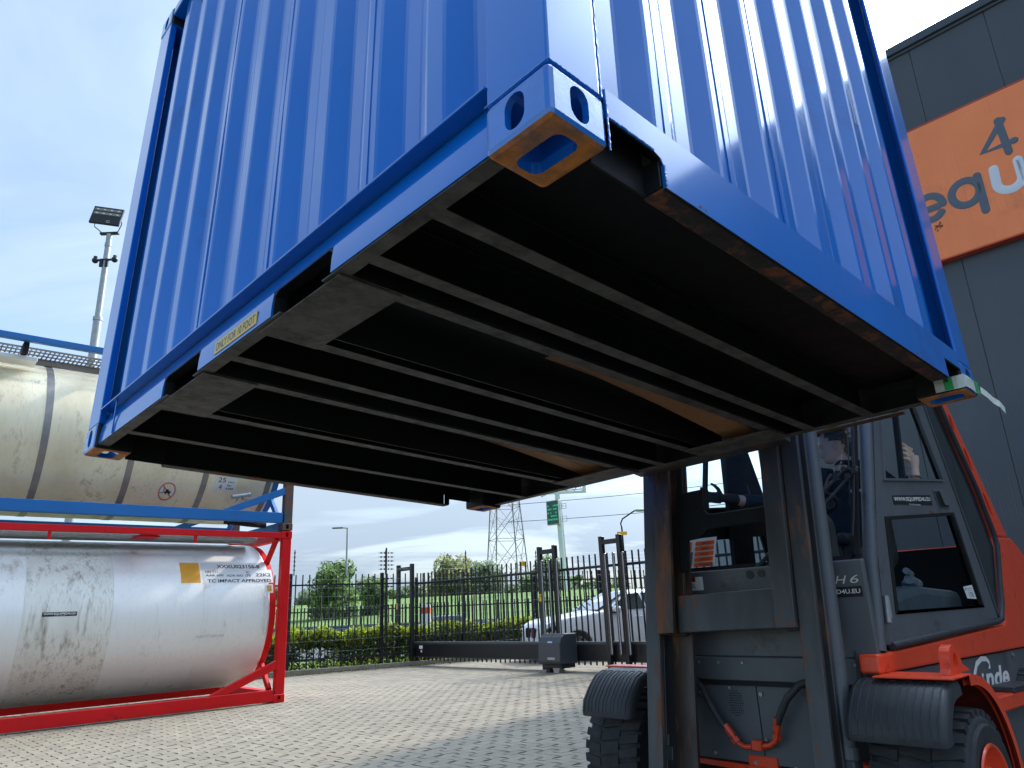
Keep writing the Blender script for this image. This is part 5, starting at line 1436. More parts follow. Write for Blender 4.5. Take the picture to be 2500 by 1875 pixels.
for j in range(11):
    for i in range(-4, 5):
        a, b = i * 0.012 + (j % 2) * 0.006, (j - 5) * 0.0125
        if a * a / 0.045 ** 2 + b * b / 0.068 ** 2 < 1: mb.tube([(UF + 0.0188, 1.635 + a, 0.655 + b), (UF + 0.021, 1.635 + a, 0.655 + b)], 0.0038, 6)
F('vent_holes', mb, m_blackp, smooth=0)
for a, b, r in ((1.475, 0.708, .011), (1.478, 0.48, .009), (1.555, 0.365, .011), (1.80, 0.39, .009), (1.66, 0.735, .008), (1.33, 0.36, .009)):
    F('bolt', MB().tube([(UF + 0.008, a, b), (UF + 0.02, a, b)], r, 10), m_galv)
for a in (1.83, 1.70, 1.55, 0.93): F('bolt', MB().tube([(UF - 0.012, a, 0.868), (UF - 0.004, a, 0.868)], 0.007, 8), m_galv)
ho = MB()
ho.tube([(UF + 0.03, 2.02, 0.80), (UF - 0.02, 1.93, 0.80), (UF - 0.05, 1.85, 0.785), (UF - 0.06, 1.79, 0.73), (UF - 0.06, 1.745, 0.64), (UF - 0.05, 1.70, 0.56), (UF - 0.04, 1.665, 0.52)], 0.019, 12)
F('hydraulic_hose', ho, m_plastic, smooth=60)
ho = MB()
ho.tube([(UF - 0.0, 1.13, 0.80), (UF - 0.04, 1.22, 0.77), (UF - 0.06, 1.29, 0.70), (UF - 0.05, 1.345, 0.62), (UF - 0.04, 1.375, 0.57)], 0.019, 12)
F('hydraulic_hose', ho, m_plastic, smooth=60)
ho = MB(); ho.tube([(UF + 0.03, 2.0, 0.84), (UF + 0.01, 1.93, 0.74), (UF + 0.01, 1.87, 0.70)], 0.012, 8); ho.tube([(UF + 0.03, 2.02, 0.83), (UF + 0.01, 1.90, 0.72), (UF + 0.01, 1.84, 0.69)], 0.012, 8); F('hydraulic_hose', ho, m_galv, smooth=60)
slab([(1.86, 0.685), (1.98, 0.685), (1.98, 0.725), (1.86, 0.725)], UF - 0.02, UF + 0.02, 'hose_clamp', m_truckgrey, bevel=0.003)
for pts in (([(UF - 0.04, 1.665, 0.52), (UF - 0.035, 1.645, 0.49), (UF - 0.03, 1.62, 0.46), (UF - 0.03, 1.585, 0.445), (UF - 0.03, 1.54, 0.45)]), ([(UF - 0.04, 1.375, 0.57), (UF - 0.035, 1.385, 0.53), (UF - 0.03, 1.40, 0.49), (UF - 0.03, 1.435, 0.465), (UF - 0.03, 1.48, 0.458)])):
    ho = MB(); ho.tube(pts, 0.014, 10); d = (Vector(pts[1]) - Vector(pts[0])).normalized(); ho.tube([Vector(pts[0]) - d * 0.035, Vector(pts[0]) + d * 0.03], 0.021, 8); ho.tube([Vector(pts[1]) + d * 0.005, Vector(pts[1]) + d * 0.03], 0.024, 6)
    F('pipe_fitting', ho, m_orange, smooth=40)
slab([(1.475, 0.435), (1.535, 0.435), (1.535, 0.485), (1.475, 0.485)], UF - 0.05, UF - 0.01, 'pipe_block', m_orange, bevel=0.004)
# ---- body side pieces, both sides where symmetrical
def side(poly, nm, mat, out=0.0, th=0.03, right=True, **k):
    mb = MB(); v = VR - out
    if right: mb.prism(poly, v, v + th, 'y')
    else: mb.prism(poly, VL + out - th, VL + out, 'y')
    return F(nm, mb, mat, **k)
band = [(2.985, 0.835), (2.99, 0.922), (3.62, 0.930), (5.20, 0.962), (5.27, 0.985), (5.345, 1.19), (5.52, 1.50), (5.575, 1.565), (5.92, 1.572), (6.12, 1.49), (6.30, 1.38), (6.38, 1.2), (6.38, 0.78), (5.6, 0.797), (4.14, 0.820)]
bandL = [(3.30, 0.832), (3.30, 0.925)] + band[2:]
for s in (True, False):
    side(band if s else bandL, 'orange_body_side', m_orange, 0.012, 0.10, s, bevel=0.012, seg=2)
    side([(3.10, 0.825), (6.38, 0.775), (6.38, 0.50), (4.0, 0.55), (3.3, 0.60)], 'side_panel', m_truckgrey, -0.012, 0.03, s, bevel=0.004)
    side([(3.70, 0.62), (6.2, 0.530), (6.2, 0.09), (3.70, 0.09)], 'lower_side_panel', m_truckgrey, 0.05, 0.03, s, bevel=0.006)
    side([(3.62, 0.545), (6.2, 0.475), (6.2, 0.555), (3.62, 0.635)], 'step_bar', m_orange, 0.15, 0.12, s, bevel=0.01)
side([(4.52, 0.605), (5.02, 0.590), (5.02, 0.625), (4.52, 0.640)], 'step_tread', m_plastic, 0.155, 0.14, bevel=0.006)
tread = MB()
for i in range(16): tread.box(4.54 + i * 0.03, 4.552 + i * 0.03, VR - 0.158, VR - 0.02, 0.622 - i * 0.0009, 0.634 - i * 0.0009)
F('tread_rib', tread, m_plastic, smooth=0)
for a, b in ((5.30, 0.765), (5.52, 0.64), (5.86, 0.755), (4.0, 0.78)): F('panel_bolt', MB().tube([(a, VR - 0.003, b), (a, VR + 0.01, b)], 0.016, 10), m_galv)
# counterweight body
cwb = MB(); cwb.prism([(5.35, 0.95), (5.45, 1.2), (5.62, 1.50), (5.95, 1.55), (6.2, 1.42), (6.36, 1.2), (6.36, 0.35), (5.35, 0.35)], VR + 0.085, VL - 0.085, 'y'); F('counterweight', cwb, m_orange, bevel=0.03, seg=2)
cwb = MB(); cwb.prism([(3.2, 0.15), (3.2, 0.80), (5.35, 0.80), (5.35, 0.15)], VR + 0.09, VL - 0.09, 'y'); F('chassis', cwb, m_truckdark)
# text on side: script brand lettering L + inde
lt_ = MB()
def S2(pts, w): 
    base = len(lt_.v); rs = w if isinstance(w, list) else [w / 2] * len(pts)
    lt_.tube([(a, 0, b) for a, b in pts], rs, 8)
    for i in range(base, len(lt_.v)):
        q = lt_.v[i]; lt_.v[i] = Vector((q.x, VR + 0.0085 + q.y * 0.08, q.z))
S2([(4.30, 0.600), (4.36, 0.64), (4.42, 0.71), (4.50, 0.765), (4.61, 0.787), (4.71, 0.780), (4.755, 0.755), (4.75, 0.730), (4.72, 0.722)], [0.020, 0.020, 0.018, 0.016, 0.015, 0.015, 0.015, 0.013, 0.005])
S2([(4.30, 0.600), (4.38, 0.598), (4.46, 0.604), (4.53, 0.625)], [0.012, 0.012, 0.010, 0.008])
text_on(lt_, 'i', lambda a, b: Vector((4.505 + 0.085 * a, VR + 0.008, 0.612 + 0.100 * b - 0.006 * a)), bold=0.03, shear=0.3)
text_on(lt_, 'nde', lambda a, b: Vector((4.60 + 0.52 * a, VR + 0.008, 0.612 + 0.125 * b - 0.020 * a)), bold=0.03, shear=0.25)
F('brand_lettering', lt_, m_white, smooth=0)

# ---- wheels and fenders
def wheel(u, v, s, R=0.352):
    """s = -1 outer face towards -v"""
    w = MB(); o = v; inn = v - s * 0.40
    def A(d): return -s * 0 + d
    w.lathe([(0.00, 0.185), (0.0, 0.20), (0.012, 0.26), (0.012, 0.275), (-0.002, 0.285), (-0.002, 0.30), (-0.020, R - 0.030), (-0.06, R - 0.012), (-0.34, R - 0.012), (-0.39, R - 0.045), (-0.40, 0.185)], (u, v, R - 0.01), (0, s, 0), 56)
    to = F('tyre', w, m_tyre, smooth=40)
    # tread blocks
    t = MB(); nb = 30
    for k in range(nb):
        a = 2 * PI * k / nb
        for side_ in (0, 1):
            a2 = a + (PI / nb if side_ else 0)
            d0, d1 = (-0.012, -0.13) if side_ == 0 else (-0.27, -0.395)
            da = 0.065
            r0, r1 = R - 0.035, R
            pts = []
            for d, sk in ((d0, 0.0), (d1, 0.06 if side_ == 0 else -0.06)):
                for q in (-da, da):
                    for r in (r0 - (0.02 if d in (-0.012, -0.395) else 0), r1 - (0.008 if d in (-0.012, -0.395) else 0)):
                        aa = a2 + q + sk
                        pts.append((u + r * math.cos(aa), v + s * d, R - 0.01 + r * math.sin(aa)))
            t.add(pts, [(0, 1, 3, 2), (4, 6, 7, 5), (0, 4, 5, 1), (2, 3, 7, 6), (1, 5, 7, 3), (0, 2, 6, 4)])
    for k in range(nb):
        a = 2 * PI * k / nb; da = 0.085
        pts = []
        for d, sk in ((-0.135, 0.06), (-0.265, 0.0)):
            for q in (-da, da):
                for r in (R - 0.03, R - 0.001):
                    pts.append((u + r * math.cos(a + q + sk), v + s * d, R - 0.01 + r * math.sin(a + q + sk)))
        t.add(pts, [(0, 1, 3, 2), (4, 6, 7, 5), (0, 4, 5, 1), (2, 3, 7, 6), (1, 5, 7, 3), (0, 2, 6, 4)])
    t.build('tread_block', m_tyre, to, FW, smooth=0)
    r_ = MB(); r_.lathe([(0.010, 0.205), (0.018, 0.20), (0.018, 0.19), (0.006, 0.182), (-0.03, 0.172), (-0.04, 0.16), (-0.04, 0.12), (-0.01, 0.11), (0.0, 0.10), (0.0, 0.05), (-0.01, 0.045), (-0.01, 0.0005)], (u, v, R - 0.01), (0, s, 0), 40)
    r_.build('rim', m_orange, to, FW, smooth=35)
wheel(3.13, 0.45, -1); wheel(3.13, 2.54, 1); wheel(5.45, 0.72, -1, 0.34); wheel(5.45, 2.27, 1, 0.34)
def fender(v0, v1):
    # moulded mudguard hood in front of and over the wheel
    prf = [(2.735, 0.575), (2.73, 0.60), (2.745, 0.665), (2.80, 0.735), (2.86, 0.79), (2.93, 0.815), (3.02, 0.826)]
    n = len(prf); mb = MB(); vs = []
    vv_ = [v0, v0 + 0.008, v0 + 0.03] + [v1 - 0.03, v1 - 0.008, v1]
    def nrm(i):
        a = Vector(prf[max(i - 1, 0)]); b = Vector(prf[min(i + 1, n - 1)]); t = (b - a).normalized(); return Vector((-t.y, t.x))
    drop = [0.035, 0.010, 0, 0, 0.010, 0.035]
    for j, v in enumerate(vv_):
        for i, p in enumerate(prf):
            m = nrm(i); vs.append((p[0] - m.x * drop[j], v, p[1] - m.y * drop[j]))
    fs = [(j * n + i, j * n + i + 1, (j + 1) * n + i + 1, (j + 1) * n + i) for j in range(len(vv_) - 1) for i in range(n - 1)]
    mb.add(vs, fs)
    # side skirts of the hood
    for j, vsk in ((0, v0), (len(vv_) - 1, v1)):
        b = len(mb.v); pts = [Vector(vs[j * n + i]) for i in range(n)]; low_ = [p - Vector((nrm(i).x, 0, nrm(i).y)) * 0.035 for i, p in enumerate(pts)]
        mb.add(pts + low_, [(i, i + 1, i + 1 + n, i + n) for i in range(n - 1)])
    o = F('mudguard', mb, m_plastic, smooth=50)
    rb = MB(); k = 6
    for q in range(k):
        v = v0 + 0.045 + q * (v1 - v0 - 0.09) / (k - 1)
        for dv in (-0.016, 0.016):
            pts = [(prf[i][0] + nrm(i).x * 0.0005, v + dv, prf[i][1] + nrm(i).y * 0.0005) for i in range(1, n - 1)]
            rb.tube(pts, 0.0032, 6)
        for e in (1, n - 2):
            rb.tube([(prf[e][0] + nrm(e).x * 0.0005, v - 0.016, prf[e][1] + nrm(e).y * 0.0005), (prf[e][0] + nrm(e).x * 0.0005, v + 0.016, prf[e][1] + nrm(e).y * 0.0005)], 0.0022, 6)
    rb.build('moulded_rib', m_plastic, o, FW, smooth=50)
    return o
fender(0.47, 0.90); fender(2.13, 2.50)
def arch(v, s):
    mb = MB(); R0, R1 = 0.440, 0.485
    A0, A1 = (-PI * 0.0, PI * 1.06) if s > 0 else (-PI * 0.06, PI * 1.0)
    A0, A1 = (-0.22, PI * 0.52) if s > 0 else (PI * 0.48, PI + 0.22)
    mb.lathe([(0, R0), (0, R1), (s * -0.03 * s, R1), (s * -0.03 * s, R0)], (3.14, v, 0.345), (0, s, 0), 40, a0=A0, a1=A1)
    o = F('wheel_arch', mb, m_orange, smooth=35)
    mb = MB(); mb.lathe([(-0.02, R1 - 0.012), (-0.43, R1 - 0.012), (-0.43, R1 - 0.02), (-0.02, R1 - 0.02)], (3.14, v, 0.345), (0, s, 0), 40, a0=A0, a1=A1)
    F('arch_liner', mb, P('liner_red', (0.22, 0.018, 0.010), 0.6, var=0.2, vs=5, dirt=0.3, dcol=(0.06, 0.01, 0.01)), smooth=35)
arch(0.452, -1); arch(2.538, 1)
for s in (1, -1):
    v0, v1 = (0.455, 0.80) if s > 0 else (2.19, 2.535)
    F('fender_top', MB().box(2.90 if s > 0 else 3.04, 3.16, v0, v1, 0.826, 0.834), m_orange, bevel=0.002)
# lifting eye on the fender
ey = MB(); c0 = (3.14, 0.875)
prf = [(3.02, 0.835), (3.045, 0.86), (3.055, 0.90)] + [(3.13 + 0.075 * math.cos(a), 0.90 + 0.06 * math.sin(a)) for a in [PI - i * PI / 10 for i in range(11)]] + [(3.215, 0.87), (3.27, 0.852), (3.31, 0.835)]
eyeb = MB().prism(prf, 0.50, 0.545, 'y').mesh('e', m_orange, smooth=0)
hole = MB().prism([(3.13 + 0.032 * math.cos(a), 0.893 + 0.034 * math.sin(a)) for a in [i * 2 * PI / 16 for i in range(16)]], 0.45, 0.6, 'y').mesh('h', m_orange, smooth=0)
em = cut(eyeb, [hole]); em.materials.clear(); em.materials.append(m_orange); em.transform(PW[fk_.name].inverted() @ FW)
eo = bpy.data.objects.new('lifting_eye', em); link(eo, fk_); PW[eo.name] = PW[fk_.name]
# axle casting and bolt glimpsed inside the wheel
F('axle_end', MB().box(3.02, 3.2, 0.86, 1.02, 0.10, 0.42), m_orange, bevel=0.02)
mb = MB(); mb.tube([(3.0, 0.94, 0.345), (3.03, 0.94, 0.345)], 0.055, 16); mb.tube([(2.98, 0.94, 0.345), (3.0, 0.94, 0.345)], 0.035, 6); F('axle_bolt', mb, m_orange)

# ---- cab
def ws(v, z, off=0.0):        # point on the windscreen plane
    return Vector((3.12 + 0.388 * (z - 1.385) - off, v, z))
cabc = m_truckgrey
for v in (VR + 0.045, VL - 0.045):
    v += -0.022 if v < 1 else 0.022
    mb = MB(); mb.tube([(3.10, v, 0.93), (3.195, v, 1.37), (3.475, v, 2.1), (3.67, v, 2.62)], 0.034, 16); F('front_pillar', mb, cabc, smooth=50)
def strip_ws(v0, v1, z0, z1, nm, mat, off=0.0, th=0.03):
    mb = MB(); p = [ws(v0, z0, off), ws(v1, z0, off), ws(v1, z1, off), ws(v0, z1, off)]; q = [x + Vector((th, 0, 0)) for x in p]
    mb.add(p + q, [(0, 1, 2, 3), (7, 6, 5, 4), (0, 4, 5, 1), (1, 5, 6, 2), (2, 6, 7, 3), (3, 7, 4, 0)]); return F(nm, mb, mat)
strip_ws(VR + 0.09, VL - 0.09, 1.36, 1.40, 'windscreen_seal', m_truckdark)
strip_ws(VR + 0.05, VR + 0.075, 1.40, 2.6, 'windscreen_seal', m_truckdark)
strip_ws(VL - 0.10, VL - 0.05, 1.40, 2.6, 'windscreen_seal', m_truckdark)
strip_ws(VR + 0.075, VL - 0.10, 1.40, 2.58, 'windscreen', m_glass, off=-0.012, th=0.005)
# cab side = door on the near side, door on the far side
def side_poly(polys, nm, mat, right, out=0.0, th=0.035, par=None, bevel=0.0):
    mb = MB()
    for p in polys:
        if right: mb.prism(p, VR - out, VR - out + th, 'y')
        else: mb.prism(p, VL + out - th, VL + out, 'y')
    return F(nm, mb, mat, par, bevel=bevel)
A = dict(bl=(3.19, 0.955), ml=(3.245, 1.40), tl=(3.545, 2.12), TL=(3.74, 2.62), br=(5.135, 1.012), mr=(4.842, 1.719), tr=(4.534, 2.40), TR=(4.45, 2.60))
Lw = [(3.335, 1.095), (4.882, 1.088), (4.679, 1.700), (3.440, 1.606)]
Uw = [(3.520, 1.812), (4.600, 1.900), (4.345, 2.40), (3.725, 2.38)]
frames = [
    [(3.19, 0.955), (5.135, 1.012), (4.882, 1.088), (3.335, 1.095)],                     # bottom
    [(3.19, 0.955), (3.335, 1.095), (3.440, 1.606), (3.520, 1.812), (3.725, 2.38), (3.80, 2.60), (3.74, 2.62), (3.545, 2.12), (3.245, 1.40)],   # front stile
    [(3.440, 1.606), (4.679, 1.700), (4.600, 1.900), (3.520, 1.812)],                    # middle
    [(4.882, 1.088), (5.135, 1.012), (4.842, 1.719), (4.534, 2.40), (4.45, 2.60), (4.30, 2.60), (4.345, 2.40), (4.600, 1.900), (4.679, 1.700)],  # rear stile
    [(3.725, 2.38), (4.345, 2.40), (4.30, 2.60), (3.80, 2.60)],
]
def wframe(hole, w, right, nm, out, mat=m_truckdark, par=None):
    c = Vector((sum(p[0] for p in hole) / 4, sum(p[1] for p in hole) / 4))
    inn = [tuple(Vector(p) + (c - Vector(p)).normalized() * w * 1.3) for p in hole]
    polys = [[hole[i], hole[(i + 1) % 4], inn[(i + 1) % 4], inn[i]] for i in range(4)]
    return side_poly(polys, nm, mat, right, out, 0.04, par), inn
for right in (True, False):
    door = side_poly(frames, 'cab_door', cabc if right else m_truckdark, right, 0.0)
    fl_, innL = wframe(Lw, 0.035, right, 'window_seal', 0.004, par=door)
    fu_, innU = wframe(Uw, 0.022, right, 'window_seal', 0.012, cabc, par=door)
    side_poly([innL], 'door_glass', m_glassd, right, -0.016, 0.004, door)
    side_poly([[innU[0], (3.868, innU[0][1] + 0.03), (4.0, innU[3][1]), innU[3]]], 'sliding_window', m_glass, right, -0.010, 0.004, door)
    side_poly([[(3.868, innU[0][1] + 0.03), innU[1], innU[2], (4.0, innU[3][1])]], 'sliding_window', m_glass, right, -0.022, 0.004, door)
    side_poly([[(3.855, 1.845), (3.885, 1.848), (4.02, 2.38), (3.99, 2.38)]], 'window_bar', m_truckdark, right, 0.006, 0.03, door)
    # channel between door and rear quarter
    side_poly([[(5.135, 1.005), (5.165, 0.99), (4.872, 1.72), (4.565, 2.40), (4.48, 2.60), (4.45, 2.60), (4.534, 2.40), (4.842, 1.719)]], 'door_gap', m_truckdark, right, -0.01, 0.02)
    side_poly([[(5.165, 0.99), (5.19, 0.985), (5.30, 1.19), (5.48, 1.49), (5.31, 1.86), (4.87, 2.44), (4.80, 2.60), (4.48, 2.60), (4.565, 2.40), (4.872, 1.72)]], 'rear_quarter_glass', (m_darkgl if right else m_glass), right, -0.012, 0.01)
    v = VR - 0.004 if right else VL + 0.004
    mb = MB(); mb.tube([(3.20, v, 0.948), (4.2, v, 0.970), (5.10, v, 0.990), (5.20, v, 1.00), (5.30, v, 1.11), (5.35, v, 1.22), (5.52, v, 1.50), (5.50, v, 1.60), (5.34, v, 1.90), (4.90, v, 2.46), (4.82, v, 2.60)], 0.019, 10); F('rubber_seal', mb, m_plastic, smooth=60)
    mb = MB(); mb.tube([(5.15, v, 1.03), (4.86, v, 1.72), (4.55, v, 2.40), (4.47, v, 2.6)], 0.006, 6); F('edge_bead', mb, m_galv if False else m_truckgrey)
    # orange rear guard leg with slots
    pil = [(4.80, 2.72), (4.92, 2.463), (5.37, 1.93), (5.59, 1.575), (5.85, 1.580), (5.068, 2.49), (4.97, 2.74)]
    y0, y1 = (VR - 0.008, VR + 0.085) if right else (VL - 0.085, VL + 0.008)
    pm0 = MB().prism(pil, y0, y1, 'y').mesh('p', m_orange, smooth=0, bevel=0.006)
    cs = []
    for (a, b) in (((5.045, 2.43), (5.110, 2.315)), ((5.235, 2.20), (5.330, 2.045)), ((5.465, 1.885), (5.575, 1.715))):
        d = Vector((b[0] - a[0], b[1] - a[1])); L_ = d.length; d.normalize(); nn = Vector((-d.y, d.x)); hw_ = 0.028
        m = (Vector(a) + Vector(b)) / 2 
        pts = [tuple(m + d * (L_ / 2) * math.cos(t) * 1.05 + nn * hw_ * math.sin(t)) for t in [i * 2 * PI / 18 for i in range(18)]]
        cs.append(MB().prism(pts, y0 - 0.05, y0 + 0.05 if right else y1 + 0.05, 'y').mesh('s', m_orange, smooth=0))
    gm = cut(pm0, cs); gm.materials.clear(); gm.materials.append(m_orange); gm.transform(PW[fk_.name].inverted() @ FW)
    go = bpy.data.objects.new('guard_leg', gm); link(go, fk_); PW[go.name] = PW[fk_.name]
    if right:
        # handle, hinge, stickers
        hf = MB(); hf.prism([(4.345, 1.822), (4.400, 1.708), (4.600, 1.722), (4.545, 1.836)], VR - 0.006, VR + 0.0, 'y'); ho_ = F('handle_recess', hf, m_truckgrey, door, bevel=0.002)
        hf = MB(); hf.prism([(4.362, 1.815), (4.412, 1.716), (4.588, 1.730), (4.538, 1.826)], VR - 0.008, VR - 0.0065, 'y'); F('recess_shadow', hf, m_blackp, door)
        hf = MB(); hf.prism([(4.43, 1.825), (4.49, 1.732), (4.58, 1.738), (4.53, 1.832)], VR - 0.018, VR - 0.0085, 'y'); F('door_handle', hf, m_truckgrey, door, bevel=0.003)
        hg = MB(); hg.tube([(3.222, VR - 0.012, 1.19), (3.195, VR - 0.012, 1.06)], 0.014, 8); hg.box(3.225, 3.27, VR - 0.008, VR, 1.08, 1.17); F('hinge', hg, m_galv, door)
        sk = MB(); sk.prism([(3.620, 1.684), (4.285, 1.722), (4.275, 1.785), (3.615, 1.735)], VR - 0.0022, VR - 0.0005, 'y'); so = F('web_sticker', sk, m_blackp, door)
        tx = MB(); text_on(tx, 'WWW.EQUIPPED4U.EU', lambda a, b: Vector((3.635 + 0.625 * a, VR - 0.0027, 1.700 + 0.043 * a + b * 0.028)), bold=0.015); text_on(tx, 'TRUCKS & TRAILERS', lambda a, b: Vector((3.86 + 0.20 * a, VR - 0.0027, 1.696 + 0.008 * a + b * 0.009))); F('lettering', tx, m_white, so, smooth=0)
        sk = MB(); sk.prism([(4.620, 1.150), (4.808, 1.142), (4.772, 1.232), (4.585, 1.222)], VR + 0.0125, VR + 0.0135, 'y'); so = F('number_sticker', sk, m_white, door)
        tx = MB(); text_on(tx, '178', lambda a, b: Vector((4.675 + 0.085 * a - 0.012 * b, VR + 0.0119, 1.154 + b * 0.032))); text_on(tx, 'A', lambda a, b: Vector((4.610 + 0.025 * a, VR + 0.0119, 1.200 + b * 0.018)), bold=0.05); text_on(tx, 'AccidentPort', lambda a, b: Vector((4.645 + 0.10 * a, VR + 0.0119, 1.205 + b * 0.010))); text_on(tx, 'Fleet number', lambda a, b: Vector((4.66 + 0.09 * a, VR + 0.0119, 1.193 + b * 0.005))); F('lettering', tx, m_blackp, so, smooth=0)
        rp = MB(); rp.prism([(4.22, 1.668), (4.30, 1.672), (4.22, 1.695)], VR - 0.0018, VR - 0.0005, 'y'); F('paint_chip', rp, P('rust_chip', (0.20, 0.05, 0.03), 0.7), door)
F('cab_roof', MB().prism([(3.55, 2.60), (3.66, 2.70), (4.90, 2.74), (5.0, 2.62)], VR + 0.02, VL - 0.02, 'y'), m_truckgrey, bevel=0.02)
# extra dark posts on the far side of the cab
F('cab_post', MB().prism([(4.07, 1.38), (4.36, 1.38), (4.42, 2.6), (4.12, 2.6)], VL - 0.09, VL - 0.045, 'y'), m_truckdark, bevel=0.01)
F('cab_rear_wall', MB().box(5.16, 5.20, VR + 0.09, VL - 0.09, 0.95, 1.50), m_truckdark)
F('cab_floor', MB().box(3.2, 5.2, VR + 0.05, VL - 0.05, 0.90, 0.95), m_truckdark)
# interior: seat, arm box, wheel, gear pods
s1 = MB(); s1.prism(rr(1.50, 1.69, 0.50, 0.66, 0.10), 4.72, 4.86, 'x'); F('seat_back', s1, m_seat, bevel=0.03, seg=2)
s1 = MB(); s1.prism(rr(4.5, 1.44, 0.52, 0.13, 0.05), 1.26, 1.74, 'y'); F('seat_cushion', s1, m_seat, bevel=0.02, seg=2)
s1 = MB(); s1.prism(rr(1.35, 1.50, 0.30, 0.42, 0.10), 3.62, 3.76, 'x'); F('console_pod', s1, m_seat, bevel=0.04, seg=3)
sp = MB(); sp.tube([(3.55, 1.50, 1.1), (3.78, 1.50, 1.62)], 0.045, 10); F('steering_column', sp, m_truckdark)
sw_ = MB(); cS = Vector((3.86, 1.42, 1.80)); ax = Vector((0.35, 0, 0.9)).normalized(); e1 = ax.cross(Vector((0, 1, 0))).normalized(); e2 = ax.cross(e1)
sw_.tube([cS + (e1 * math.cos(a) + e2 * math.sin(a)) * 0.19 for a in [i * 2 * PI / 28 for i in range(29)]], 0.014, 8, caps=False)
for a in (0.5, 2.6, 4.7): sw_.tube([cS, cS + (e1 * math.cos(a) + e2 * math.sin(a)) * 0.19], 0.012, 6)
sw_.sphere(cS, 0.045, 8); F('steering_wheel', sw_, m_plastic, smooth=60)
fb = MB(); fb.prism([(3.3, 0.96), (3.3, 1.12), (3.7, 1.20), (4.15, 1.24), (4.9, 1.20), (4.9, 0.96)], 0.92, 1.25, 'y'); F('foot_tunnel', fb, m_seat if False else P('interior_grey', (0.20, 0.21, 0.20), 0.6, var=0.15, vs=6), bevel=0.05, seg=2)
fb = MB(); fb.sphere((4.3, 1.02, 1.25), 0.07, 8, (1.6, 0.7, 0.6)); fb.tube([(4.15, 0.98, 1.28), (4.35, 1.0, 1.25)], 0.03, 8); fb.tube([(4.1, 0.97, 1.33), (4.2, 0.98, 1.31)], 0.02, 8); F('parts_bag', fb, P('plastic_wrap', (0.5, 0.5, 0.5), 0.3, var=0.3, vs=30, bump=0.5, bs=40), smooth=30)
fb = MB(); fb.tube([(4.35, 1.0, 1.0), (4.38, 1.0, 1.14), (4.36, 1.0, 1.2)], 0.07, 12); F('air_duct', fb, MATS['interior_grey'], smooth=50)
fb = MB(); fb.prism(rr(1.35, 1.36, 0.1, 0.32, 0.03), 4.0, 4.1, 'x'); fb.sphere((4.03, 1.28, 1.55), 0.045, 8); F('lever_pod', fb, m_plastic, bevel=0.01)
fb = MB(); fb.prism([(3.9, 2.36), (4.3, 2.38), (4.3, 2.56), (3.9, 2.56)], 1.0, 1.25, 'y'); F('roof_console', fb, m_plastic, bevel=0.03, seg=2)
# wipers
w1 = MB(); w1.tube([(3.368, 0.80 + .04, 2.30), (3.34, 0.84, 2.101), (3.275, 0.845, 1.896), (3.171, 0.86, 1.593), (3.132, 0.868, 1.493)], 0.007, 6); w1.tube([(3.35, 0.86, 2.20), (3.20, 0.875, 1.66)], 0.004, 5); F('wiper', w1, m_blackp)
w1 = MB(); w1.tube([(3.262, 0.835, 1.859), (3.262, 0.891, 1.868), (3.250, 0.937, 1.831), (3.220, 1.034, 1.747), (3.16, 1.20, 1.60)], 0.009, 6); w1.tube([(3.258, 0.825, 1.846), (3.250, 0.871, 1.824), (3.222, 0.954, 1.744), (3.196, 1.025, 1.678), (3.14, 1.16, 1.54)], 0.008, 6)
for p in ((3.25, 0.835, 1.862), (3.25, 0.891, 1.866), (3.24, 0.937, 1.831), (3.24, 0.873, 1.824), (3.235, 0.835, 1.846)): w1.tube([(p[0] - 0.016, p[1], p[2]), (p[0] + 0.012, p[1], p[2])], 0.016, 8)
F('wiper_linkage', w1, m_plastic)
w1 = MB(); w1.tube([(3.118, 1.24, 1.52), (3.07, 1.437, 1.338)], 0.013, 8); w1.tube([(3.118, 1.20, 1.50), (3.07, 1.367, 1.340)], 0.011, 8); w1.tube([(3.045, 1.435, 1.335), (3.09, 1.435, 1.335)], 0.025, 10); w1.tube([(3.045, 1.365, 1.338), (3.09, 1.365, 1.338)], 0.022, 10); F('wiper_linkage', w1, m_plastic)
# stickers on the front
sk = MB(); sk.add([ws(1.045 + 0.022 * math.cos(a), 1.64 + 0.03 * math.sin(a), 0.002) for a in [i * 2 * PI / 20 for i in range(20)]], [tuple(range(20))]); so = F('prohibition_sticker', sk, m_redp, smooth=0)
sk = MB(); sk.add([ws(1.045 + 0.016 * math.cos(a), 1.64 + 0.022 * math.sin(a), 0.004) for a in [i * 2 * PI / 20 for i in range(20)]], [tuple(range(20))]); F('symbol_field', sk, m_white, so, smooth=0)
def on_front(u_, v0, v1, z0, z1, nm, mat, par=None, d=0.0015):
    return F(nm, MB().box(u_ - d, u_, v0, v1, z0, z1), mat, par)
on_front(UF - 0.0005, 0.832, 1.07, 1.192, 1.243, 'web_sticker', m_blackp)
m_cr = P('cream_print', (0.72, 0.70, 0.58), 0.5)
tx = MB(); text_on(tx, 'WWW.EQUIPPED4U.EU', lambda a, b: Vector((UF - 0.0025, 1.225 - 0.383 * a, 1.205 + 0.026 * b)), bold=0.02); F('lettering', tx, m_white, smooth=0)
on_front(UF - 0.0003, 1.07, 1.40, 1.192, 1.243, 'web_sticker', m_blackp)
tx = MB(); text_on(tx, 'H', lambda a, b: Vector((UF - 0.002, 0.962 - 0.062 * a, 1.258 + 0.040 * b)), shear=0.3); text_on(tx, '6', lambda a, b: Vector((UF - 0.002, 0.884 - 0.042 * a, 1.259 + 0.040 * b)), shear=0.2)
F('model_lettering', tx, m_cr, smooth=0)
so = on_front(UF - 0.0005, 1.745, 1.840, 1.266, 1.343, 'tyre_sticker', m_white)
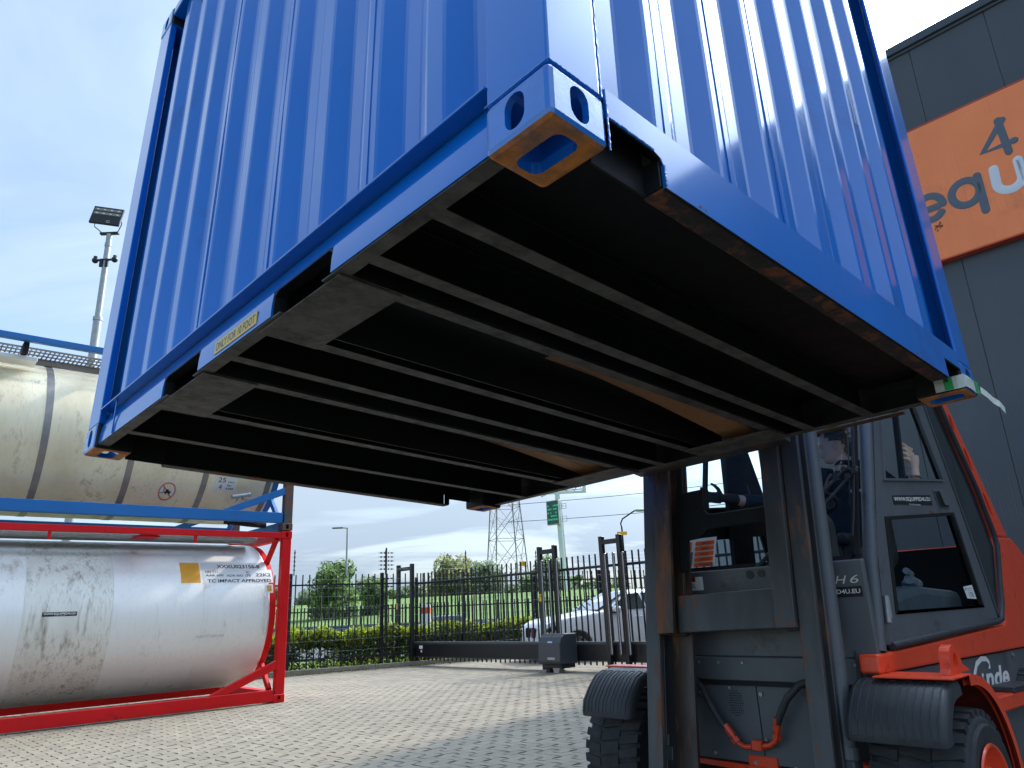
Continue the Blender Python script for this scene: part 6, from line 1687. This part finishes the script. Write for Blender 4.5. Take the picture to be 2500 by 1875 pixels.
on_front(UF - 0.0022, 1.795, 1.840, 1.316, 1.343, 'red_field', m_redp, so)
tx = MB(); text_on(tx, 'TWS', lambda a, b: Vector((UF - 0.0045, 1.836 - 0.040 * a, 1.320 + 0.016 * b)), bold=0.02); text_on(tx, '2L', lambda a, b: Vector((UF - 0.0045, 1.83 - 0.035 * a, 1.282 + 0.022 * b))); F('lettering', tx, m_blackp, so, smooth=0)
on_front(UF - 0.0005, 1.858, 1.905, 1.268, 1.335, 'small_label', m_white)
# information sheet inside the windscreen
def wsq(v0, v1, z0, z1, off): return [ws(v0, z0, off), ws(v1, z0, off), ws(v1, z1, off), ws(v0, z1, off)]
def wsheet(v0, v1, z0, z1, off, nm, mat, par=None):
    mb = MB(); mb.add(wsq(v0, v1, z0, z1, off), [(0, 1, 2, 3)]); return F(nm, mb, mat, par, smooth=0)
sh = wsheet(1.975, 1.700, 1.408, 1.578, 0.006, 'info_sheet', m_white)
wsheet(1.970, 1.872, 1.500, 1.560, 0.009, 'orange_field', P('sheet_orange', (0.80, 0.12, 0.02), 0.5), sh)
wsheet(1.970, 1.858, 1.414, 1.497, 0.009, 'grey_field', m_signgrey, sh)
tx = MB(); text_on(tx, 'equipped', lambda a, b: ws(1.968 - 0.092 * a, 1.515 + 0.018 * b, 0.011), bold=0.0); text_on(tx, '4', lambda a, b: ws(1.938 - 0.008 * a, 1.535 + 0.014 * b, 0.011)); F('lettering', tx, m_signgrey, sh, smooth=0)
tx = MB(); text_on(tx, 'machines', lambda a, b: ws(1.96 - 0.05 * a, 1.482 + 0.005 * b, 0.011)); text_on(tx, '+31 (0)88 254 89', lambda a, b: ws(1.965 - 0.10 * a, 1.448 + 0.007 * b, 0.011)); text_on(tx, 'www.equipped4u.eu', lambda a, b: ws(1.965 - 0.10 * a, 1.424 + 0.007 * b, 0.011)); F('lettering', tx, m_white, sh, smooth=0)
m_pen = P('pen_ink', (0.05, 0.02, 0.02), 0.5)
for i, s in enumerate(('E44010Y', '2003', 'LINDE', 'H60D-02', 'E2X353401093')):
    z = 1.546 - i * 0.0325
    wsheet(1.846 - i * 0.001, 1.712, z - 0.012, z + 0.0125, 0.009, 'orange_field', MATS['sheet_orange'], sh)
    tx = MB(); text_on(tx, s, lambda a, b: ws(1.80 - (0.03 + 0.012 * len(s) * 0.5) * a + 0.004, z - 0.006 + 0.012 * b, 0.011), shear=0.2, bold=0.004); F('lettering', tx, m_pen, sh, smooth=0)

# ================================================================== driver
az = math.radians(-72)
ray_az = math.radians(23.6)
ear = FW @ Vector((4.44, 1.40, 2.244))
away = Vector((math.sin(ray_az), math.cos(ray_az), 0))
fwd = Vector((math.sin(az), math.cos(az), 0)); lft = Vector((0, 0, 1)).cross(fwd)
HC = ear - lft * 0.074
HM_ = Matrix(((fwd.x, lft.x, 0, HC.x), (fwd.y, lft.y, 0, HC.y), (0, 0, 1, HC.z), (0, 0, 0, 1))) @ Matrix.Rotation(math.radians(4), 4, 'Y')
person = thing('person', 'young driver in a navy jacket inside the cab with one hand raised at the window', 'person', FW, (4.5, 1.5, 1.5))
Hinv = FW.inverted() @ HM_
lv = [(.128, .004, -.012, .008), (.124, .040, -.052, .036), (.110, .066, -.078, .058), (.085, .086, -.094, .071), (.05, .098, -.104, .078), (.022, .101, -.104, .079), (.0, .096, -.100, .0765), (-.02, .096, -.093, .0745), (-.04, .096, -.086, .071), (-.058, .096, -.078, .066), (-.07, .093, -.07, .062), (-.085, .092, -.06, .055), (-.10, .087, -.05, .046), (-.112, .072, -.04, .034), (-.118, .05, -.03, .02)]
def head_geo(sc=1.0, zmin=-9, off=0.0):
    NA = 48; vs = []
    for z, fr, bk_, w in lv:
        for k in range(NA):
            a = 2 * PI * k / NA; c, s = math.cos(a), math.sin(a)
            e = 0.9
            x = (fr if c > 0 else -bk_) * (abs(c) ** e) * (1 if c > 0 else -1); y = w * (abs(s) ** e) * (1 if s > 0 else -1)
            aa = a if a < PI else a - 2 * PI
            # nose
            if -0.045 < z < 0.02:
                h = {(-.04): .020, (-.02): .024, .0: .010}.get(z, 0.0)
                x += h * math.exp(-(aa / 0.16) ** 2)
            if z == -.058: x += 0.006 * math.exp(-(aa / 0.22) ** 2)
            if z == -.07: x += 0.004 * math.exp(-(aa / 0.22) ** 2)
            if z == .0: x -= 0.010 * (math.exp(-((aa - .40) / 0.16) ** 2) + math.exp(-((aa + .40) / 0.16) ** 2))
            if z == .022: x += 0.003 * math.exp(-(aa / 0.5) ** 2)
            vs.append(Vector((x + off * c, y + off * s, z + (off if z > 0 else 0))))
    n = len(lv); fs = [(i * NA + k, i * NA + (k + 1) % NA, (i + 1) * NA + (k + 1) % NA, (i + 1) * NA + k) for i in range(n - 1) for k in range(NA)]
    fs += [tuple(range(NA)), tuple(range((n - 1) * NA, n * NA))[::-1]]
    return vs, fs, NA
body = MB(); hv, hf, NA = head_geo(); body.add([Hinv @ p for p in hv], hf)
def fwp(p): return FW.inverted() @ p
hp = lambda x, y, z: Hinv @ Vector((x, y, z))
body.tube([hp(-.02, 0, -.06), hp(-.03, 0, -.12), hp(-.05, 0, -.20)], [.058, .060, .070], 20)
# ear
for sgn in (1,):
    body.sphere(hp(-.005, sgn * .078, -.012), 0.030, 8, (0.62, 0.4, 1.05))
# torso axes: chest turned between truck heading and gaze
chest = hp(-.07, .0, -.36); pelv = Vector((4.52, 1.50, 1.53))
body.tube([hp(-.05, 0, -.18), chest, chest.lerp(pelv, .6), pelv], [.09, .15, .145, .15], 20)
shL = Vector((4.435, 1.24, 2.045)); elL = Vector((4.55, 1.00, 1.80)); wrL = Vector((4.43, 0.905, 1.985))
shR = Vector((4.50, 1.63, 2.04)); elR = Vector((4.20, 1.86, 1.86)); wrR = Vector((3.83, 1.98, 1.895))
body.tube([shL.lerp(chest, .4), shL, shL.lerp(elL, .5), elL, elL.lerp(wrL, .5), wrL], [.085, .07, .055, .048, .042, .030], 14)
body.tube([shR.lerp(chest, .4), shR, shR.lerp(elR, .5), elR, elR.lerp(wrR, .5), wrR], [.085, .07, .055, .048, .042, .030], 14)
def hand(mb, wr, palm_dir, across, spread, sizes, curl, th_dir, ths=1.0, scale=1.0):
    """palm box and five fingers as tapering chains; across points from index to little finger"""
    d = Vector(palm_dir).normalized(); ac = Vector(across); ac = (ac - d * ac.dot(d)).normalized(); nrm = d.cross(ac).normalized()
    c = Vector(wr); P1 = c + d * 0.045 * scale; P2 = c + d * 0.085 * scale
    mb.tube([c - d * 0.02, c + d * 0.02, P1], [.026 * scale, .027 * scale, .028 * scale], 12)
    for q in (-1.2, -0.4, 0.4, 1.2):
        b = c + d * 0.03 * scale + ac * q * 0.017 * scale; t = P2 + ac * q * 0.020 * scale
        mb.tube([b, t], [.017 * scale, .0115 * scale], 10)
    for i in range(4):
        q = (-1.2, -0.4, 0.4, 1.2)[i]; b = P2 + ac * q * 0.020 * scale; L = sizes[i] * scale; pts = [b]; dd = (d + ac * spread * q).normalized()
        for j, fr in enumerate((0.45, 0.32, 0.23)):
            dd = (dd + nrm * curl[i] * (0.5 + j * 0.4)).normalized(); pts.append(pts[-1] + dd * L * fr)
        mb.tube(pts, [.0098 * scale, .0092 * scale, .0082 * scale, .0066 * scale], 10)
        mb.sphere(pts[-1], .0068 * scale, 6)
    b = c + d * 0.03 * scale - ac * 0.022 * scale; t = Vector(th_dir).normalized()
    p1 = b + t * 0.038 * scale; p2 = p1 + (t + d * 0.6).normalized() * 0.03 * scale; p3 = p2 + (t * .6 + d).normalized() * 0.022 * scale
    mb.tube([b, p1, p2, p3], [.015 * scale, .0125 * scale, .0105 * scale, .008 * scale], 10); mb.sphere(p3, .0082 * scale, 6)
# raised near hand: fingers point to the front of the truck and slightly up
imL = (FW.inverted().to_3x3() @ Vector((-0.92, -0.30, 0.22)))       # towards the picture's left
upL = Vector((0, 0, 1))
pdir = (Vector((0, 0, 1)) * 0.80 + imL * 0.38)
knL = wrL + Vector((0, 0, 0.02))
def hand_raised(mb):
    c = wrL; d = (upL * 0.93 - imL * 0.10).normalized(); 
    mb.tube([c - d * 0.05, c, c + d * 0.05, c + d * 0.09], [.030, .028, .036, .036], 14)
    base = [c + d * (0.040 + 0.030 * i) + imL * 0.004 * i for i in range(4)]
    for i, (b, L) in enumerate(zip(base, (0.082, 0.096, 0.100, 0.086))):
        dd = (imL * 0.95 + upL * (0.30 + 0.05 * i)).normalized(); pts = [b - imL * 0.012, b + imL * 0.018 + upL * .008]
        for j, fr in enumerate((0.40, 0.33, 0.27)):
            pts.append(pts[-1] + dd * L * fr * 1.0); dd = (dd - upL * 0.24 ).normalized()
        mb.tube(pts, [.0145, .0125, .0108, .0098, .0080], 10); mb.sphere(pts[-1], .0082, 6)
    t = [c + d * 0.03 + Vector((0, -1, 0)) * 0.01, c + d * 0.07 + imL * 0.02 + Vector((0, 0.02, 0)), c + d * 0.125 + imL * 0.03 + Vector((0, 0.03, 0)), c + d * 0.160 + imL * 0.045 + Vector((0, 0.03, 0))]
    mb.tube(t, [.018, .015, .012, .009], 10); mb.sphere(t[-1], .009, 6)
hand_raised(body)
gl = MB()
gd = (wrR - elR).normalized()
# ---- fuse into one continuous skin
def fuse(mb, vox, smooth=4):
    me = mb.mesh('f', m_skin, smooth=0); ob = bpy.data.objects.new('f', me); COL.objects.link(ob)
    r = ob.modifiers.new('r', 'REMESH'); r.mode = 'VOXEL'; r.voxel_size = vox
    s = ob.modifiers.new('s', 'SMOOTH'); s.iterations = smooth; s.factor = 0.5
    dg = bpy.context.evaluated_depsgraph_get(); out_ = bpy.data.meshes.new_from_object(ob.evaluated_get(dg)); bpy.data.objects.remove(ob)
    return out_
def fused(mb, nm, mat, vox, smooth=3):
    me = fuse(mb, vox, smooth); me.materials.clear(); me.materials.append(mat)
    me.transform(PW[person.name].inverted() @ FW)
    for p in me.polygons: p.use_smooth = True
    o = bpy.data.objects.new(nm, me); link(o, person); PW[o.name] = PW[person.name]; return o
legs_ = [(4.50, 1.40, 1.50), (4.10, 1.36, 1.52), (3.95, 1.36, 1.15), (3.85, 1.36, 1.0)]
body.tube(legs_, [.10, .075, .06, .05], 12); body.tube([(a, b + .22, c) for a, b, c in legs_], [.10, .075, .06, .05], 12)
fused(body, 'body', m_skin, 0.0042, 3)
jk = MB()
jk.tube([hp(-.062, 0, -.165), hp(-.07, 0, -.21), chest, chest.lerp(pelv, .5), pelv], [.085, .125, .185, .185, .17], 22)
jk.tube([shL.lerp(chest, .35), shL, shL.lerp(elL, .5), elL, elL.lerp(wrL, .35), elL.lerp(wrL, .72)], [.12, .095, .075, .066, .058, .052], 16)
jk.tube([shR.lerp(chest, .35), shR, shR.lerp(elR, .5), elR, elR.lerp(wrR, .6)], [.12, .095, .072, .064, .055], 16)
jk.tube([hp(-.05, .0, -.15), hp(-.055, 0, -.115)], [.082, .078], 18)
jk.tube([hp(.02, .05, -.19), hp(.06, .06, -.225), hp(.10, .06, -.245)], [.02, .018, .006], 8)
jo = fused(jk, 'jacket', m_cloth, 0.007, 2)
# trousers
tr_ = MB(); tr_.tube(legs_, [.12, .09, .075, .065], 12); tr_.tube([(a, b + .22, c) for a, b, c in legs_], [.12, .09, .075, .065], 12); fused(tr_, 'trousers', m_cloth, 0.012, 2)
# gloved far hand
hand(gl, wrR, FW.inverted().to_3x3() @ Vector((-0.98, -0.1, 0.10)), (0, 0.1, -1), 0.12, (.085, .092, .088, .072), (0.02, 0.04, 0.05, 0.06), FW.inverted().to_3x3() @ Vector((-0.3, 0, 0.9)), scale=1.12)
gl.tube([wrR - gd * 0.10, wrR - gd * 0.03, wrR], [.042, .040, .032], 14)
fused(gl, 'glove', m_glove, 0.0045, 2)
# hair: cap over crown, longer at the nape
hv, hf, NA = head_geo(off=0.010); hb = MB(); keep = []
def hairok(p):
    if p.z > 0.075: return True
    if p.x < -0.015 and p.z > 0.0: return True
    if p.x < 0.075 - 0.9 * (0.075 - p.z) and p.z > 0.03: return True
    if p.x < -0.045 and p.z > -0.075: return True
    return False
hfs = [f for f in hf if all(hairok(hv[i]) for i in f)]
rgh = random.Random(2)
hv2 = [p + Vector((rgh.uniform(-1, 1), rgh.uniform(-1, 1), rgh.uniform(-.6, 1))) * 0.0035 + Vector((-0.010 if p.z < 0 else 0, 0, 0.006 if p.z > .09 else 0)) for p in hv]
hb.add([Hinv @ p for p in hv2], hfs)
for i in range(260):
    f = rgh.choice(hfs); c = sum((hv2[j] for j in f), Vector()) / len(f); o_ = Vector((c.x + .01, c.y, 0)).normalized()
    d = Vector((-0.75, 0, -0.55 if c.z < .08 else 0.0)) + Vector((rgh.uniform(-.2, .2), rgh.uniform(-.2, .2), rgh.uniform(-.2, .2)))
    hb.tube([Hinv @ (c - o_ * 0.003), Hinv @ (c + o_ * .004 + d * 0.015), Hinv @ (c + d * 0.032 + o_ * 0.003)], [.0045, .004, .0012], 4)
h_o = hb.build('hair', m_hair, person, FW, smooth=60)
# eye and brow on the near side
e_ = MB(); e_.sphere(hp(.080, .036, .0), 0.0125, 8); eo_ = e_.build('eye', P('eye_white', (0.6, 0.58, 0.55), 0.3), person, FW, smooth=60)
e_ = MB(); e_.sphere(hp(.0885, .0375, .0), 0.0060, 6); e_.build('iris', m_blackp, eo_, FW, smooth=60)
e_ = MB(); e_.tube([hp(.090, .016, .018), hp(.090, .036, .023), hp(.078, .055, .018)], [.003, .004, .002], 6); e_.build('eyebrow', m_hair, person, FW)
e_ = MB(); e_.tube([hp(.101, .0, -.0635), hp(.096, .016, -.0640), hp(.088, .026, -.0655)], [.003, .0028, .0015], 6); e_.build('mouth', P('lip', (0.30, 0.11, 0.09), 0.5), person, FW)
# jacket print
q0 = FW.inverted() @ (FW @ Vector((0, 0, 0)))
xr = FW.inverted().to_3x3() @ Vector((math.cos(ray_az), -math.sin(ray_az), 0)); tw = FW.inverted().to_3x3() @ -away
lp = Vector((3.935, 1.15, 1.875)) + tw * 0.0
tx = MB(); text_on(tx, 'eq', lambda a, b: lp + xr * 0.040 * a + Vector((0, 0, 0.028 * b))); text_on(tx, 'ipped', lambda a, b: lp + xr * (0.062 + 0.095 * a) + Vector((0, 0, 0.030 * b + 0.004)))
text_on(tx, '4', lambda a, b: lp + xr * (0.043 + 0.014 * a) + Vector((0, 0, 0.034 + 0.020 * b)))
jl = MB(); text_on(jl, 'u', lambda a, b: lp + xr * (0.043 + 0.017 * a) + Vector((0, 0, 0.006 + 0.024 * b)))
from mathutils.bvhtree import BVHTree
_iv = PW[person.name].inverted() @ FW
bvh = BVHTree.FromPolygons([v.co.copy() for v in jo.data.vertices], [tuple(p.vertices) for p in jo.data.polygons])
Lj = PW[person.name]
def wrap(mb, mat, nm, par):
    dirl = (_iv.to_3x3() @ (-tw)).normalized()
    for i, p in enumerate(mb.v):
        q = _iv @ Vector(p); h = bvh.ray_cast(q - dirl * 0.6, dirl)
        if h[0] is not None: mb.v[i] = _iv.inverted() @ (h[0] - dirl * 0.002)
    return mb.build(nm, mat, par, FW, smooth=0)
wrap(tx, m_white, 'lettering', jo); wrap(jl, m_redp, 'lettering', jo)
print('objects', len(bpy.data.objects), 'tris', sum(len(p.vertices) - 2 for m in bpy.data.meshes if m.users for p in m.polygons))
